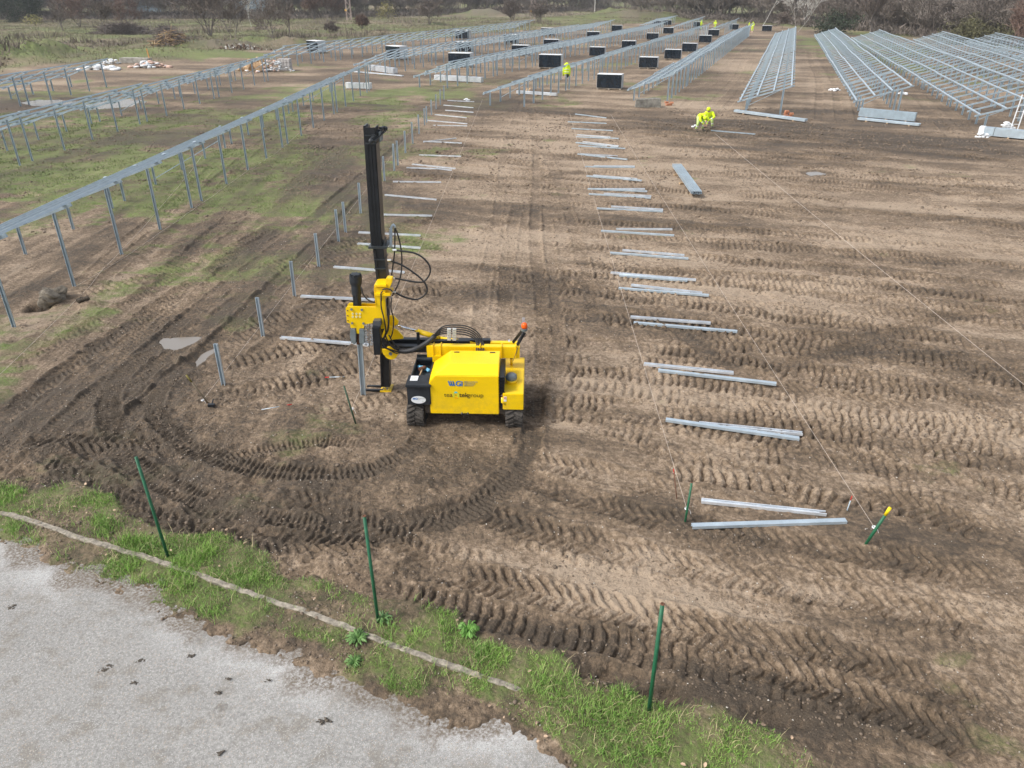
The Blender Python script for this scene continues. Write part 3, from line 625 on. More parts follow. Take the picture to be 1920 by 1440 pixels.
sg = MB(); sg.bar((-1.487, 11.99, .96), (-1.487, 12.72, .98), .008, .012); sg.box((-1.484, 12.72, .65), (.006, .012, .62)); mp('hood_seam', sg, M['black'], 0, parent=hood)
# lettering
def text(body, x, z, size, mat, parent, Y=11.945, bold=0, shear=0, tracking=1.0, rx=math.pi/2, name='lettering', y=None, rz=0):
    cu = bpy.data.curves.new(name, 'FONT'); cu.body = body; cu.size = size; cu.offset = bold; cu.shear = shear; cu.space_character = tracking; cu.extrude = .0008; cu.align_y = 'BOTTOM_BASELINE'
    t = bpy.data.objects.new(name, cu); COL.objects.link(t); bpy.context.view_layer.update()
    me = bpy.data.meshes.new_from_object(t.evaluated_get(bpy.context.evaluated_depsgraph_get())); bpy.data.objects.remove(t)
    me.name = name; me.materials.clear(); o = link(name, me, mat, parent); o.location = (x, Y, z); o.rotation_euler = (rx, 0, rz); return o
M['blue'] = simple('blue_print', srgb(25, 110, 185), .5, 0, .03); M['greyprint'] = simple('grey_print', srgb(150, 150, 120), .6, 0, .03); M['blackprint'] = simple('dark_print', srgb(60, 50, 20), .6, 0, .03)
M['cyan'] = simple('cyan_print', srgb(90, 195, 205), .5, 0, .03); M['lime'] = simple('lime_print', srgb(205, 220, 70), .5, 0, .03); M['orangeprint'] = simple('orange_print', srgb(240, 130, 30), .5, 0, .03)
mg = MB()
def slab(pts, Y=11.9465, mb=mg): mb.poly([(x, Y, z) for x, z in pts], .002, (0, 1, 0))
zt, zb_ = .985, .885
for k in range(3): x_ = -1.135+k*.04; slab([(x_, zt), (x_+.022, zt), (x_+.05, zb_), (x_+.028, zb_)])
for k in range(2): x_ = -1.1+k*.042; slab([(x_+.02, zb_), (x_+.006, zb_), (x_+.022, zt-.02), (x_+.036, zt-.02)])
mp('logo_mark', mg, M['blue'], 0, parent=hood)
text('Gi', -1.0, .886, .145, M['blue'], hood, bold=.004, tracking=.95)
for k, s_ in enumerate(('MECCANICA', 'GENERALE', 'IMPIANTI')): text(s_, -.845, .957-k*.037, .043, M['greyprint'], hood, bold=.0006)
text('tea', -1.215, .66, .125, M['blackprint'], hood, bold=-.0008)
text('tek', -.935, .66, .125, M['blackprint'], hood, bold=.002); text('group', -.79, .66, .125, M['blackprint'], hood, bold=-.0008)
em = MB(); slab([(-1.03, .72), (-1.03, .65), (-1.05, .65), (-1.05, .74), (-1.03, .755)], mb=em); slab([(-.965, .755), (-.945, .74), (-.945, .65), (-.965, .65)], mb=em); mp('emblem', em, M['lime'], 0, parent=hood)
em = MB(); slab([(-1.03, .745), (-1.015, .77), (-.98, .77), (-.965, .745), (-.985, .735), (-1.01, .735)], mb=em); mp('emblem', em, M['cyan'], 0, parent=hood)
em = MB(); em.cyl((-.998, 11.948, .695), (-.998, 11.945, .695), .009, 10); mp('emblem', em, M['blackprint'], 0, parent=hood)
em = MB(); slab([(-1.02, .64), (-.955, .64), (-.955, .632), (-1.02, .632)], mb=em); mp('emblem', em, M['orangeprint'], 0, parent=hood)
# radiator gap, tank
gp = MB(); gp.box((-.165, 12.4, .72), (.09, .8, .62))
for z_ in np.arange(.45, 1.05, .06): gp.box((-.165, 11.99, z_), (.1, .03, .02))
for z_ in (.5, .7, .9, 1.0): gp.cyl((-.13, 11.97, z_), (-.13, 12.6, z_+.02), .015, 8)
mp('radiator', gp, M['black'], .003)
tk = MB(); tk.box((.045, 12.72, .57), (.38, 1.55, .33)); tank = mp('fuel_tank', tk, M['yellow'], .01)
nk = MB(); nk.tube([(-.0, 12.42, .73), (0, 12.42, .80)], [.105, .1], 20); nk.tube([(-.02, 13.15, .73), (-.02, 13.15, .88)], .028, 12); nk.tube([(-.15, 11.99, .66), (-.15, 11.96, .56), (-.1, 11.96, .52)], .03, 10); mp('filler_neck', nk, M['yellow'], .002, True, tank)
cp = MB(); cp.tube([(0, 12.42, .795), (0, 12.42, .82), (0, 12.42, .88), (0, 12.42, .915)], [.1, .108, .1, .06], 20); cp.cyl((-.17, 12.4, .84), (-.06, 12.4, .86), .018, 8); mp('tank_cap', cp, M['greypaint'], .002, True, tank)
cp = MB(); cp.ball((-.02, 13.15, .89), .035); cp.cyl((-.15, 11.99, .66), (-.15, 11.99, .7), .036, 12); mp('small_cap', cp, simple('brown_cap', (.07, .03, .02, 1)), 0, True, tank)
lb = MB(); lb.box((-.1, 11.942, .655), (.05, .004, .05)); lb.box((-.1, 11.942, .6), (.05, .004, .04)); mp('warning_label', lb, M['white'], 0, parent=tank)
lb = MB(); lb.tube([(-.1+.016*math.cos(a), 11.938, .655+.016*math.sin(a)) for a in np.linspace(0, 6.28, 13)], .003, 4); lb.bar((-.111, 11.938, .644), (-.089, 11.938, .666), .003, .003); mp('warning_symbol', lb, M['red'], 0, parent=tank)
# tool box and tray
tb = MB(); tb.box((-1.675, 12.12, .68), (.43, .38, .38)); box = mp('tool_box', tb, M['blackpl'], .015)
ld = MB(); ld.box((-1.675, 12.11, .885), (.46, .42, .05)); ld.box((-1.675, 11.9, .86), (.06, .02, .07)); mp('lid', ld, M['blackpl'], .012, parent=box)
lb = MB(); lb.box((-1.78, 12.18, .912), (.14, .19, .003)); mp('paper_label', lb, M['white'], 0, parent=box)
for k in range(5): 
    lb = MB(); lb.box((-1.785, 12.12+k*.03, .9145), (.1-.02*(k % 3), .006, .001)); mp('print_line', lb, M['greyprint'], 0, parent=box)
ov = MB(); ov.poly([(-1.685+.135*math.cos(a), 11.925, .6+.075*math.sin(a)) for a in np.linspace(0, 6.2832, 33)[:-1]], .006, (0, 1, 0)); mp('oval_sticker', ov, M['white'], 0, parent=box)
text('MGi', -1.79, .605, .055, M['blue'], box, Y=11.921, bold=.0015); text('MECCANICA GENERALE', -1.7, .625, .014, M['greyprint'], box, Y=11.921); text('IMPIANTI', -1.7, .605, .014, M['greyprint'], box, Y=11.921); text('info', -1.62, .565, .02, M['greyprint'], box, Y=11.921)
tr = MB(); tr.box((-1.7, 12.78, .7), (.36, .9, .03)); tr.box((-1.87, 12.78, .78), (.02, .9, .16)); tr.box((-1.53, 12.78, .78), (.02, .9, .16)); tr.box((-1.7, 13.22, .8), (.36, .03, .2)); tr.box((-1.7, 13.14, .86), (.34, .16, .03))
mp('tray', tr, simple('dark_grey_steel', (.045, .055, .062, 1), .5, .1, .2), .005)
# cross frame and boom
bm_ = MB(); boxpx(bm_, 799, 650, 974, 671, 12.92, .14)
for x_ in (812, 826, 900, 940, 967): boxpx(bm_, x_-1.3, 648.5, x_+1.3, 672, 12.9, .18)
boxpx(bm_, 810, 668, 830, 680, 12.9, .12)
mp('cross_beam', bm_, M['yellow'], .006)
b2 = MB(); boxpx(b2, 878, 641, 973, 643.5, 13.42, .05); boxpx(b2, 878, 641, 973, 651, 13.46, .02); boxpx(b2, 918, 642, 973, 650, 13.3, .1); mp('guide_channel', b2, M['yellow'], .004)
bo = MB(); boxpx(bo, 726, 638, 918, 647, 13.32, .12); boxpx(bo, 722, 651, 800, 662, 13.1, .14); boxpx(bo, 800, 640, 880, 650, 13.15, .1); boom = mp('boom', bo, M['black'], .006)
bk = MB(); boxpx(bk, 779, 625, 786, 648, 13.2, .04); boxpx(bk, 834, 639, 848, 650, 13.12, .06); mp('bracket', bk, M['black'], .004, parent=boom)
bl = MB()
for px, py in ((953.5, 637.5), (953.5, 650)): a = WY(px, py, 13.2); bl.cyl(a, a+Vector((0, -.03, .01)), .022, 14)
mp('bolt', bl, M['chrome'], 0, parent=boom)
cy_ = MB(); cy_.cyl(WY(781, 622, 13.3), WY(822, 634, 13.3), .052, 16); cy_.cyl(WY(822, 634, 13.3), WY(905, 645, 13.35), .03, 12); cyl_o = mp('hydraulic_cylinder', cy_, M['yellow'], .003, True)
rd = MB(); rd.cyl(WY(733, 609, 13.3), WY(782, 622.3, 13.3), .024, 14); mp('piston_rod', rd, M['chrome'], 0, True, cyl_o)
# mast
ms = MB(); MY = 13.28
def seg(mb, xa, ya, xb, yb, wpx, dep, dx=0, Y=MY):
    a0 = WY(xa, ya, Y); b0 = WY(xb, yb, Y); w = wpx
    vs = []
    for c in (a0, b0):
        for sx_ in (-w/2, w/2):
            for yy in (0, dep): vs.append((c.x+sx_+dx, Y+yy, c.z))
    mb.add(vs, [(0, 1, 3, 2), (4, 6, 7, 5), (0, 4, 5, 1), (2, 3, 7, 6), (0, 2, 6, 4), (1, 5, 7, 3)])
# upper section: hollow box
for dx_, w_ in ((-.075, .02), (.075, .02)): seg(ms, 691.5, 240, 706, 466, w_, .32, dx_)
seg(ms, 691.5, 240, 706, 466, .14, .012); seg(ms, 691.5, 240, 706, 466, .14, .012, Y=MY+.308)
seg(ms, 691.5, 244, 706, 466, .13, .29, Y=MY+.013)   if False else None
seg(ms, 691.5, 237, 706, 466, .035, .3, -.105, MY+.02)
for dx_ in (-.06, .06, 0): seg(ms, 692.5, 272, 706, 462, .02, .016, dx_, MY-.016)
seg(ms, 707, 468, 715, 540, .2, .26, 0, MY+.02); seg(ms, 707, 470, 715, 540, .05, .03, -.075, MY-.01)
seg(ms, 716, 540, 720, 664, .17, .2, 0, MY+.05)
seg(ms, 718.5, 655, 720.5, 728, .185, .2, 0, MY+.03); seg(ms, 718.5, 655, 720.5, 728, .03, .03, -.07, MY); seg(ms, 718.5, 655, 720.5, 728, .03, .03, .07, MY)
mast = mp('mast', ms, M['black'], .004)
M['dsteel'] = simple('dark_steel', (.05, .058, .063, 1), .4, .4, .2)
for y_ in (255, 270, 488, 505):
    cl = MB(); q = 691.5+(y_-240)*.064 if y_ < 300 else 709+(y_-488)*.1; a = WY(q, y_, MY); cl.box((a.x, MY+.15, a.z), (.19 if y_ < 300 else .215, .36, .018)); mp('collar', cl, M['dsteel'], .003, parent=mast)
a = WY(707, 464, MY); cl = MB(); cl.box((a.x, MY+.15, a.z), (.34, .46, .035)); cl.box((a.x-.12, MY+.1, a.z+.07), (.015, .2, .13)); cl.box((a.x+.12, MY+.1, a.z+.07), (.015, .2, .13))
mp('flange', cl, M['dsteel'], .003, parent=mast)
sb = MB(); p0, p1 = WY(693.8, 263, 13.12), WY(716, 239, 13.75); sb.bar(p0, p1, .045, .05); sb.bar(p0+Vector((.05, 0, -.03)), p1+Vector((.03, 0, -.05)), .03, .03); sb.ball(p0+Vector((0, 0, -.02)), .045); sb.ball(p1+Vector((.03, 0, -.02)), .04)
for t in (.2, .4, .6, .8): sb.box(p0.lerp(p1, t)+Vector((0, 0, .03)), (.07, .05, .03))
mp('chain_tensioner', sb, simple('dark_cast_iron', (.04, .045, .05, 1), .45, .3), .003, parent=mast)
sp_ = MB(); a = WY(704, 258, MY+.12); sp_.box((a.x+.045, MY+.25, a.z), (.015, .3, .17)); mp('side_plate', sp_, M['greypaint'], .003, parent=mast)
ft = MB(); a = WY(720.5, 728, MY); ft.box((a.x, MY+.13, .035), (.23, .3, .03)); mp('foot_plate', ft, M['yellow'], .004, parent=mast)
bt = MB()
for dx_ in (-.04, .04): bt.cyl((a.x+dx_, MY-.02, .1), (a.x+dx_, MY+.01, .1), .018, 8)
mp('bolt', bt, M['chrome'], 0, parent=mast)
fb = MB(); fb.box((a.x-.26, 13.32, .035), (.4, .05, .04)); fb.box((a.x-.22, 13.5, .03), (.4, .05, .04)); mp('ground_fork', fb, M['black'], .003, parent=mast)
# carriage
P1 = lambda zx, zy, Y: WY(640+zx/6, 500+zy/6, Y)
cg = MB()
cg.poly([P1(*q, 13.02) for q in [(38,480),(58,458),(382,462),(385,600),(355,640),(250,662),(246,702),(196,705),(192,765),(162,762),(160,700),(96,702),(88,650),(52,640)]], .03, (0, 1, 0))
cg.poly([P1(*q, 13.3) for q in [(55,440),(75,420),(385,424),(385,580),(60,600)]], .03, (0, 1, 0))
boxpx(cg, 701, 578, 704, 606, 13.02, .3)
plate = mp('hammer_bracket', cg, M['yellow'], .005)
cn = MB(); cn.poly([P1(*q, 13.05) for q in [(362,232),(490,232),(492,320),(498,600),(500,690),(440,700),(386,610),(380,420),(368,320)]], .12, (0, 1, 0))
cn.poly([P1(*q, 13.1) for q in [(478,235),(500,130),(512,122),(565,130),(572,160),(535,250),(500,262)]], .16, (0, 1, 0))
boxpx(cn, 700, 536, 723, 540, 12.95, .35); boxpx(cn, 702, 552, 731, 557, 12.95, .35); boxpx(cn, 701, 540, 703, 575, 12.98, .3)
cn.poly([P1(*q, 13.3) for q in [(500,560),(575,555),(635,620),(628,650),(560,690),(620,720),(685,790),(690,815),(600,822),(500,840),(470,760)]], .05, (0, 1, 0))
cn.poly([P1(*q, 13.1) for q in [(500,650),(560,690),(565,790),(520,830),(440,800)]], .05, (0, 1, 0))
mp('carriage', cn, M['yellow'], .005)
wh = MB(); c_ = P1(548, 985, 13.02); wh.cyl(c_, c_+Vector((0, .05, 0)), .135, 28); wh.poly([P1(*q, 13.03) for q in [(445,940),(640,930),(640,990),(470,1000)]], .05, (0, 1, 0)); tw = mp('tilt_plate', wh, M['yellow'], .004)
bt = MB(); bt.cyl(c_+Vector((0, -.03, 0)), c_, .035, 12); mp('pivot_bolt', bt, M['greypaint'], .002, parent=tw)
bt = MB()
for q in [(103,492),(222,496),(112,648),(240,650)]: c_ = P1(*q, 12.995); bt.cyl(c_, c_+Vector((0, -.02, 0)), .024, 8)
mp('bolt', bt, M['greypaint'], .001, parent=plate)
bt = MB()
for q in [(118,543),(160,543),(200,543),(118,577),(160,577),(200,577)]: c_ = P1(*q, 12.999); bt.cyl(c_, c_+Vector((0, -.006, 0)), .021, 12)
mp('washer', bt, simple('pale_washer', (.7, .66, .35, 1)), .0, parent=plate)
bt = MB()
for q in [(58,508),(60,566),(64,622)]: c_ = P1(*q, 12.999); bt.cyl(c_, c_+Vector((0, -.006, 0)), .013, 8)
mp('hole', bt, M['rust'], 0, parent=plate)
hm = MB(); a = P1(166, 450, 13.18); b = P1(150, 210, 13.18); c_ = P1(146, 92, 13.18)
hm.cyl(a-Vector((0, 0, .1)), P1(160, 320, 13.18), .078, 18); hm.cyl(P1(160, 322, 13.18), b, .092, 18); hm.tube([b, b+(c_-b)*.3], [.105, .118], 20); hm.tube([b+(c_-b)*.3, b+(c_-b)*.85], .118, 20)
hm.cyl(b+(c_-b)*.8, c_, .085, 20); ham = mp('hammer_cylinder', hm, M['blackpl'], .004, False)
gr = MB()
for k in range(8):
    t_ = 2*math.pi*k/8; q = b+(c_-b)*.86; gr.cyl(q+Vector((.1*math.cos(t_), .1*math.sin(t_), 0)), q+Vector((.1*math.cos(t_), .1*math.sin(t_), .03)), .013, 6)
for dx_ in (-.05, .02): gr.bar(a+Vector((dx_, -.078, 0)), P1(160, 325, 13.18)+Vector((dx_, -.078, 0)), .015, .012, (0, 1, 0))
mp('bolt', gr, simple('black_steel', (.03, .034, .04, 1), .35, .3), 0, parent=ham)
for q in ([(100,700),(150,700),(162,730),(162,860),(140,872),(105,840),(94,770)], [(198,700),(250,700),(262,740),(258,860),(215,872),(200,850)]):
    jw = MB(); jw.poly([P1(*r_, 13.06) for r_ in q], .16, (0, 1, 0)); mp('jaw', jw, M['greypaint'], .006)
jc = MB(); jc.poly([P1(*r_, 13.12) for r_ in [(160,760),(200,760),(200,880),(165,880)]], .1, (0, 1, 0)); mp('clamp_core', jc, M['rust'], .003)
ch = MB()
for k in range(9):
    for zx in (268, 330): c_ = P1(zx+(k % 2)*8, 672+k*27, 12.98); ch.box(c_, (.05, .05, .022), (0, .3, 0))
ch.bar(P1(300, 655, 13.0), P1(306, 920, 13.0), .02, .02); mp('drive_chain', ch, simple('bright_dirty_steel', (.42, .43, .44, 1), .4, .6, .5, 30), .002)
vb = MB(); vb.poly([P1(*r_, 12.8) for r_ in [(348,680),(430,690),(440,760),(448,985),(372,988)]], .16, (0, 1, 0)); vbo = mp('valve_box', vb, M['black'], .006)
gb = MB(); gb.poly([P1(*r_, 12.9) for r_ in [(356,608),(440,606),(448,660),(432,680),(352,676)]], .14, (0, 1, 0)); mp('top_bracket', gb, simple('mid_grey_steel', (.1, .105, .11, 1), .45, .3), .004, parent=vbo)
# hoses
def hose(pts, r=.014, name='hose', mat='rubber', Y=None, n=6, parent=None):
    w = [WY(p[0], p[1], p[2] if len(p) > 2 else Y) for p in pts]; w = catmull(w, .05) if len(w) > 2 else w
    mb = MB(); mb.tube(w, r, n); return mp(name, mb, M[mat], 0, True, parent)
for q in ([(734,470),(777,476),(800,493),(805,510),(796,526),(781,530),(738,523)], [(725,489),(755,500),(790,525.6),(799,547),(781,562),(756,558),(738,549)]):
    hose([(x, y, 13.35) for x, y in q], .017)
hose([(738,427,13.45),(746,450,13.45),(751,480,13.45),(750,513,13.4),(744,535,13.35),(734,556,13.2)], .014); hose([(738,427,13.45),(738,450,13.45),(737,478,13.45),(732,517,13.4)], .014)
hose([(730,466,13.4),(730,445,13.42),(731,428,13.44),(735,422,13.45),(739,428,13.45)], .022, mat='galv')
sp = MB()
for k in range(12): a = WY(730.3, 464-k*3, 13.41); sp.tube([a+Vector((.03*math.cos(t), .03*math.sin(t), t*.004)) for t in np.linspace(0, 6.3, 9)], .006, 4)
mp('spring_guard', sp, M['galv'], 0)
for q in ([(713,560),(714,580),(719,600),(722,625),(715,640)], [(723,562),(725,585),(727,610),(722,630),(714,645)], [(727,575),(728,600),(726,622),(716,638)], [(733,560),(732,580),(737,600),(735,625),(731,635)], [(716,548),(713,552),(714,565)], [(716,545),(722,543),(730,544),(735,548)], [(676,540),(680,555),(690,565),(702,569)],
          [(715,640),(722,646),(735,652),(748,657)], [(716,646),(725,655),(740,660),(750,661)], [(728,630),(735,642),(744,652),(752,657)], [(714,652),(728,657),(742,664),(752,661)], [(722,632),(728,645),(738,655),(748,659)]):
    hose([(x, y, 12.95) for x, y in q], .013)
hose([(748,659,12.95),(760,660,12.92),(775,657,12.9),(790,650,12.95),(803,641,13.0),(815,630,13.05)], .05, 'hose_sleeve', 'rubber', n=12)
for k in range(5):
    o_ = (k-2)*3.4
    hose([(810,634+o_*.2,13.05),(824,622+o_*.8,13.08),(838,618+o_*1.1,13.1),(857,618+o_*1.2,13.1),(874-o_*.4,620+o_*1.1,13.1),(890-o_*.7,628+o_*.7,13.1),(899-o_*.9,642,13.05),(900-o_*1.0,658,12.85)], .0125)
hose([(855,638,13.1),(862,648,13.1),(872,652,13.1)], .01); hose([(962,676,12.7),(968,660,12.85),(974,640,12.95),(978,622,13.0)], .006)
cm = MB()
for k in range(7):
    for dx_ in (0, 10):
        a = WY(841.5+dx_, 617.5+k*3.2, 12.98); cm.box(a, (.07, .06, .022))
mp('hose_clamp', cm, simple('pale_steel', (.62, .63, .62, 1), .4, .3), .002)
ft = MB()
for q in [(738,470),(728,489),(735,523),(737,549),(731,560),(723,557),(713,556)]: a = WY(*q, 13.25); ft.cyl(a+Vector((-.035, 0, 0)), a+Vector((.035, 0, 0)), .02, 8)
mp('hose_fitting', ft, M['bright'], 0)
# beacon
bb_ = MB(); bb_.bar(WY(961, 641, 13.25), WY(979, 618, 13.15), .05, .05); bb_.bar(WY(965, 653, 13.0), WY(983, 622, 13.05), .05, .05); arm = mp('beacon_arm', bb_, M['black'], .004)
pl_ = MB(); a = WY(980.5, 601, 13.2); pl_.box(a, (.055, .01, .14)); mp('bracket_plate', pl_, M['galv'], .002, parent=arm)
a = WY(982.5, 617, 13.05); be = MB(); be.tube([a+Vector((0, 0, -.02)), a+Vector((0, 0, .035))], [.06, .065], 18); beo = mp('beacon', be, M['greypaint'], .002)
dm = MB(); dm.tube([a+Vector((0, 0, z_)) for z_ in (.035, .07, .11, .135, .145)], [.055, .058, .055, .04, .012], 18)
om = simple('orange_lens', srgb(240, 95, 15), .2, 0, .1, 10); mp('lens', dm, om, 0, True, beo)
# things in the tray: rag and hammer
def world_thing(name, mb, mat, label, cat, bevel=0, smooth=False, group=None):
    o = mb.build(name, mat, None, bevel, smooth); tag(o, label, cat, group); return o
rg = MB(); rnd = random.Random(3)
for k in range(9): rg.ball((-1.7+.022*(k-4)+rnd.uniform(-.01, .01), 12.98-.02*k+rnd.uniform(-.02, .02), .755+rnd.uniform(0, .02)), (rnd.uniform(.03, .06), rnd.uniform(.03, .05), .035), 7, 5)
world_thing('rag', rg, simple('blue_plastic', srgb(120, 190, 225), .5, 0, .35, 25, .5), 'crumpled light blue rag lying in the tray of the pile driver', 'rag', smooth=True)
hr = empty('hammer', (-1.72, 12.6, .73)); tag(hr, 'hammer with rusty head and wooden handle in the tray of the pile driver', 'hammer')
mb = MB(); mb.cyl((-.06, .2, .06), (.05, .28, .07), .042, 14); mb.build('head', M['rust'], hr, .004)
mb = MB(); mb.cyl((0, .24, .06), (-.05, -.12, .02), .014, 8); mb.build('handle', M['wood'], hr)
# ---------------- piles (C-profile posts) ----------------
def cprof(w=.1, d=.055, t=.006):   # outline (side, up): a channel open to one side
    return [(-w/2, -d/2), (w/2, -d/2), (w/2, d/2), (w/2-.018, d/2), (w/2-.018, d/2-t), (w/2-t, d/2-t), (w/2-t, -d/2+t), (-w/2+t, -d/2+t), (-w/2+t, d/2-t), (-w/2+.018, d/2-t), (-w/2+.018, d/2), (-w/2, d/2)]
ORD = ['nearest', 'second', 'third', 'fourth', 'fifth', 'sixth', 'seventh', 'eighth', 'ninth', 'tenth', 'eleventh', 'twelfth', 'thirteenth', 'fourteenth', 'fifteenth', 'sixteenth', 'seventeenth', 'eighteenth', 'nineteenth', 'twentieth', 'twenty-first', 'twenty-second', 'twenty-third', 'twenty-fourth', 'twenty-fifth']
def lying(x0, y0, x1, y1, label, mat, group, flip=False, w=.095):
    a, b = W(x0, y0), W(x1, y1); L = (b-a).xy.length; mid = (a+b)/2
    dr = (b-a).xy.normalized(); hs_ = [GH(*(a.xy+dr*L*t)) for t in np.linspace(0, 1, 9)]
    # rest on the two highest spots either side of the middle
    za = max(hs_[:5]); zb = max(hs_[4:]); sl_ = (zb-za)/(L*.6); z = (za+zb)/2+.02
    o = empty('x') if False else None
    mb = MB(); mb.prof((-L/2, 0, 0), (L/2, 0, 0), cprof(w, .05) if not flip else [(p_, -q_) for p_, q_ in cprof(w, .05)])
    ob = mb.build('pile', mat); ob.location = (mid.x, mid.y, z); ob.rotation_euler = (0, -math.atan(sl_), math.atan2(dr.y, dr.x))
    tag(ob, label, 'pile', group); return ob
LEFT = [(839,189,889,190),(832,198,887,202),(835,207,887,211.5),(815.5,214.7,874,220),(801.5,227,875.6,232.6),(812,236,876,237),(794,267.6,855.6,260.5),(794,267,865.6,270.5),(786,291,864,295.5),(773,308.6,854,315.8),(763,315.8,816,318.5),(817,318,847,319.2),(737,342,827,343),(722,369,818,375),(716,403.5,810,406),(672.5,437,788,442),(670.5,456,788,467),(626,502,758,511),(565,561,702,568),(527,637.6,691,652)][::-1]
for k, q in enumerate(LEFT):
    lb_ = 'bright zinc pile lying on mud left of the middle track, %s %s' % (ORD[k], 'from the pile driver' if k else 'and biggest of its line')
    if k == 0: lb_ = 'long bright pile lying on mud with its end under the pile driver jaws'
    if k == 1: lb_ = 'bright pile lying on mud just behind the black hammer cylinder'
    lying(*q, lb_, M['bright'], 'piles lying in the left line', w=.085)
RIGHT = [[(1078.8,213,1136.6,221)],[(1065,228,1137,232)],[(1072,241,1149,246)],[(1082,253,1144,258),(1080,256,1160,261.5)],[(1093,265.6,1159,276),(1080,268,1158,277)],[(1085,275,1172,280)],[(1088,290,1158,292),(1083,291,1176,301)],[(1113,311,1190,313),(1097,313,1190,314.5)],[(1112,331,1194,339),(1100,332,1203,342)],
 [(1110,356,1209,360),(1102,356,1213,363)],[(1132,365,1221,369),(1104,366,1220,372.5)],[(1146,389,1243,394.5),(1119,392,1243,397)],[(1155,429,1260.6,432),(1127,433,1264,442)],[(1167,471,1283,480.6),(1144,475.6,1290.6,485)],[(1145,512,1305,525),(1161,515,1289,526.6)],[(1183,538,1316,552),(1160,540.6,1328.7,557.5)],
 [(1182,597,1332,609),(1188,607,1382,623)],[(1207,685,1375,702),(1234,696,1455,723)],[(1310.5,796,1504,816),(1248,790,1498,825)],[(1315,941,1548,966),(1297,988,1585,981)]][::-1]
for k, pr in enumerate(RIGHT):
    for j, q in enumerate(pr):
        L = (W(*q[:2])-W(*q[2:])).length
        if len(pr) == 1: lb_ = 'lone grey pile lying on mud between the strings, in the %s row from the camera' % ORD[k]
        else: lb_ = '%s pile of the pair lying between the two strings, %s pair from the camera' % (('shorter, brighter' if j == 0 else 'longer, duller'), ORD[k].replace('nearest', 'first'))
        lying(*q, lb_, M['bright'] if j == 0 and len(pr) > 1 else M['galv'], 'piles lying between the strings', flip=(j == 1), w=.09)
lying(1333, 246, 1416, 252, 'dull pile lying on mud beside the two crouching workers', M['galvdull'], None)
# upright piles along the string
UP = [(832,160.5,832,186.5),(825,168,825.5,195.6),(817,177,817.5,205),(808,187,809,215),(799,199,800,230),(795,203,796,235),(784,215,786,252),(771.6,229,774,269),(758.5,245.4,760,287),(743.7,264,746,310),(737,269.6,739,318.6),(718,293,721,340),(672.5,343,676,399),(642.6,378.7,648,434),(629,393,635,452),(591,437.7,598,500),(545,490,552,556),(482,558,494,635),(404,645,420,725)][::-1]
for k, (x0, y0, x1, y1) in enumerate(UP):
    b = W(x1, y1); t = WY(x0, y0, b.y); hgt = t.z; g0 = GH(b.x, b.y)
    mb = MB(); mb.prof((0, 0, -.35), (t.x-b.x, 0, hgt-g0), cprof(.08, .05), up=(0, -1, 0))
    o = mb.build('pile', M['galv']); o.location = (b.x, b.y, g0); o.rotation_euler = (0, 0, random.uniform(-.2, .2))
    tag(o, 'grey steel pile driven upright in the mud beside the left string, %s from the camera' % ORD[k], 'pile', 'piles driven along the left string')
b = W(681, 742); mb = MB(); t = WY(674.5, 640, b.y); mb.prof((0, 0, -.2), (t.x-b.x, 0, t.z), cprof(.1, .055), up=(0, -1, 0)); o = mb.build('pile', M['galv']); o.location = b
tag(o, 'grey steel pile held upright in the jaws of the pile driver', 'pile')
# ---------------- stakes, rods, strings ----------------
def stick(x0, y0, x1, y1, dY, r, label, name, cat, mat, tipmat=None, tipf=.15, capm=None, group=None):
    b = W(x1, y1); g0 = GH(b.x, b.y); t = WY(x0, y0, b.y+dY); root = empty(name, (b.x, b.y, g0)); tag(root, label, cat, group)
    top = t-Vector((b.x, b.y, g0)); bot = -top.normalized()*.25
    mb = MB(); mb.cyl(bot, top*(1-tipf) if tipmat else top, r, 12); mb.build('shaft', mat, root, 0, True)
    if tipmat: mb = MB(); mb.cyl(top*(1-tipf), top, r*1.06, 12); mb.build('tip', tipmat, root, 0, True)
    if capm: mb = MB(); mb.tube([top+Vector((r*.8*math.cos(a), r*.8*math.sin(a), .004)) for a in np.linspace(0, 6.283, 13)], r*.3, 5); mb.cyl(top*.995, top+Vector((0, 0, .001)), r*.6, 10); mb.build('rusty_rim', capm, root)
    return root
stick(255, 857, 316, 1048, .0, .021, 'tall thin green pole in the grass, leftmost of the three by the yard', 'fence_post', 'post', M['green'], group='green poles along the yard edge')
stick(683, 968, 710, 1172, .0, .021, 'tall thin green pole in the grass, middle of the three by the yard', 'fence_post', 'post', M['green'], capm=M['rust'], group='green poles along the yard edge')
stick(1242, 1133, 1216, 1338, .0, .023, 'tall thin green pole in the grass with rusty open top, rightmost by the yard', 'fence_post', 'post', M['green'], capm=M['rust'], group='green poles along the yard edge')
stick(1297, 905, 1285, 976, .05, .017, 'short green stake with string tied round it beside the nearest piles', 'stake', 'stake', M['green'], capm=M['rust'])
stick(1669, 952, 1624, 1019, -.1, .022, 'leaning green stake with yellow tip and knotted string', 'stake', 'stake', M['green'], simple('yellow_tip', srgb(235, 205, 20)), .2)
stick(349, 703, 391, 762, 0, .016, 'leaning brown stake with pale tip holding the left string', 'stake', 'stake', simple('brown_stake', (.11, .085, .05, 1)), simple('olive_tip', srgb(120, 110, 50)), .25)
stick(645, 724, 667, 796, 0, .017, 'dark green stake leaning in the mud left of the pile driver', 'stake', 'stake', simple('dark_green_paint', srgb(50, 75, 55), .6, 0, .3))
stick(1263, 879.5, 1269, 935, .0, .008, 'thin upright rod with red tip beside the near string', 'marker_rod', 'rod', M['rust'], M['red'], .16)
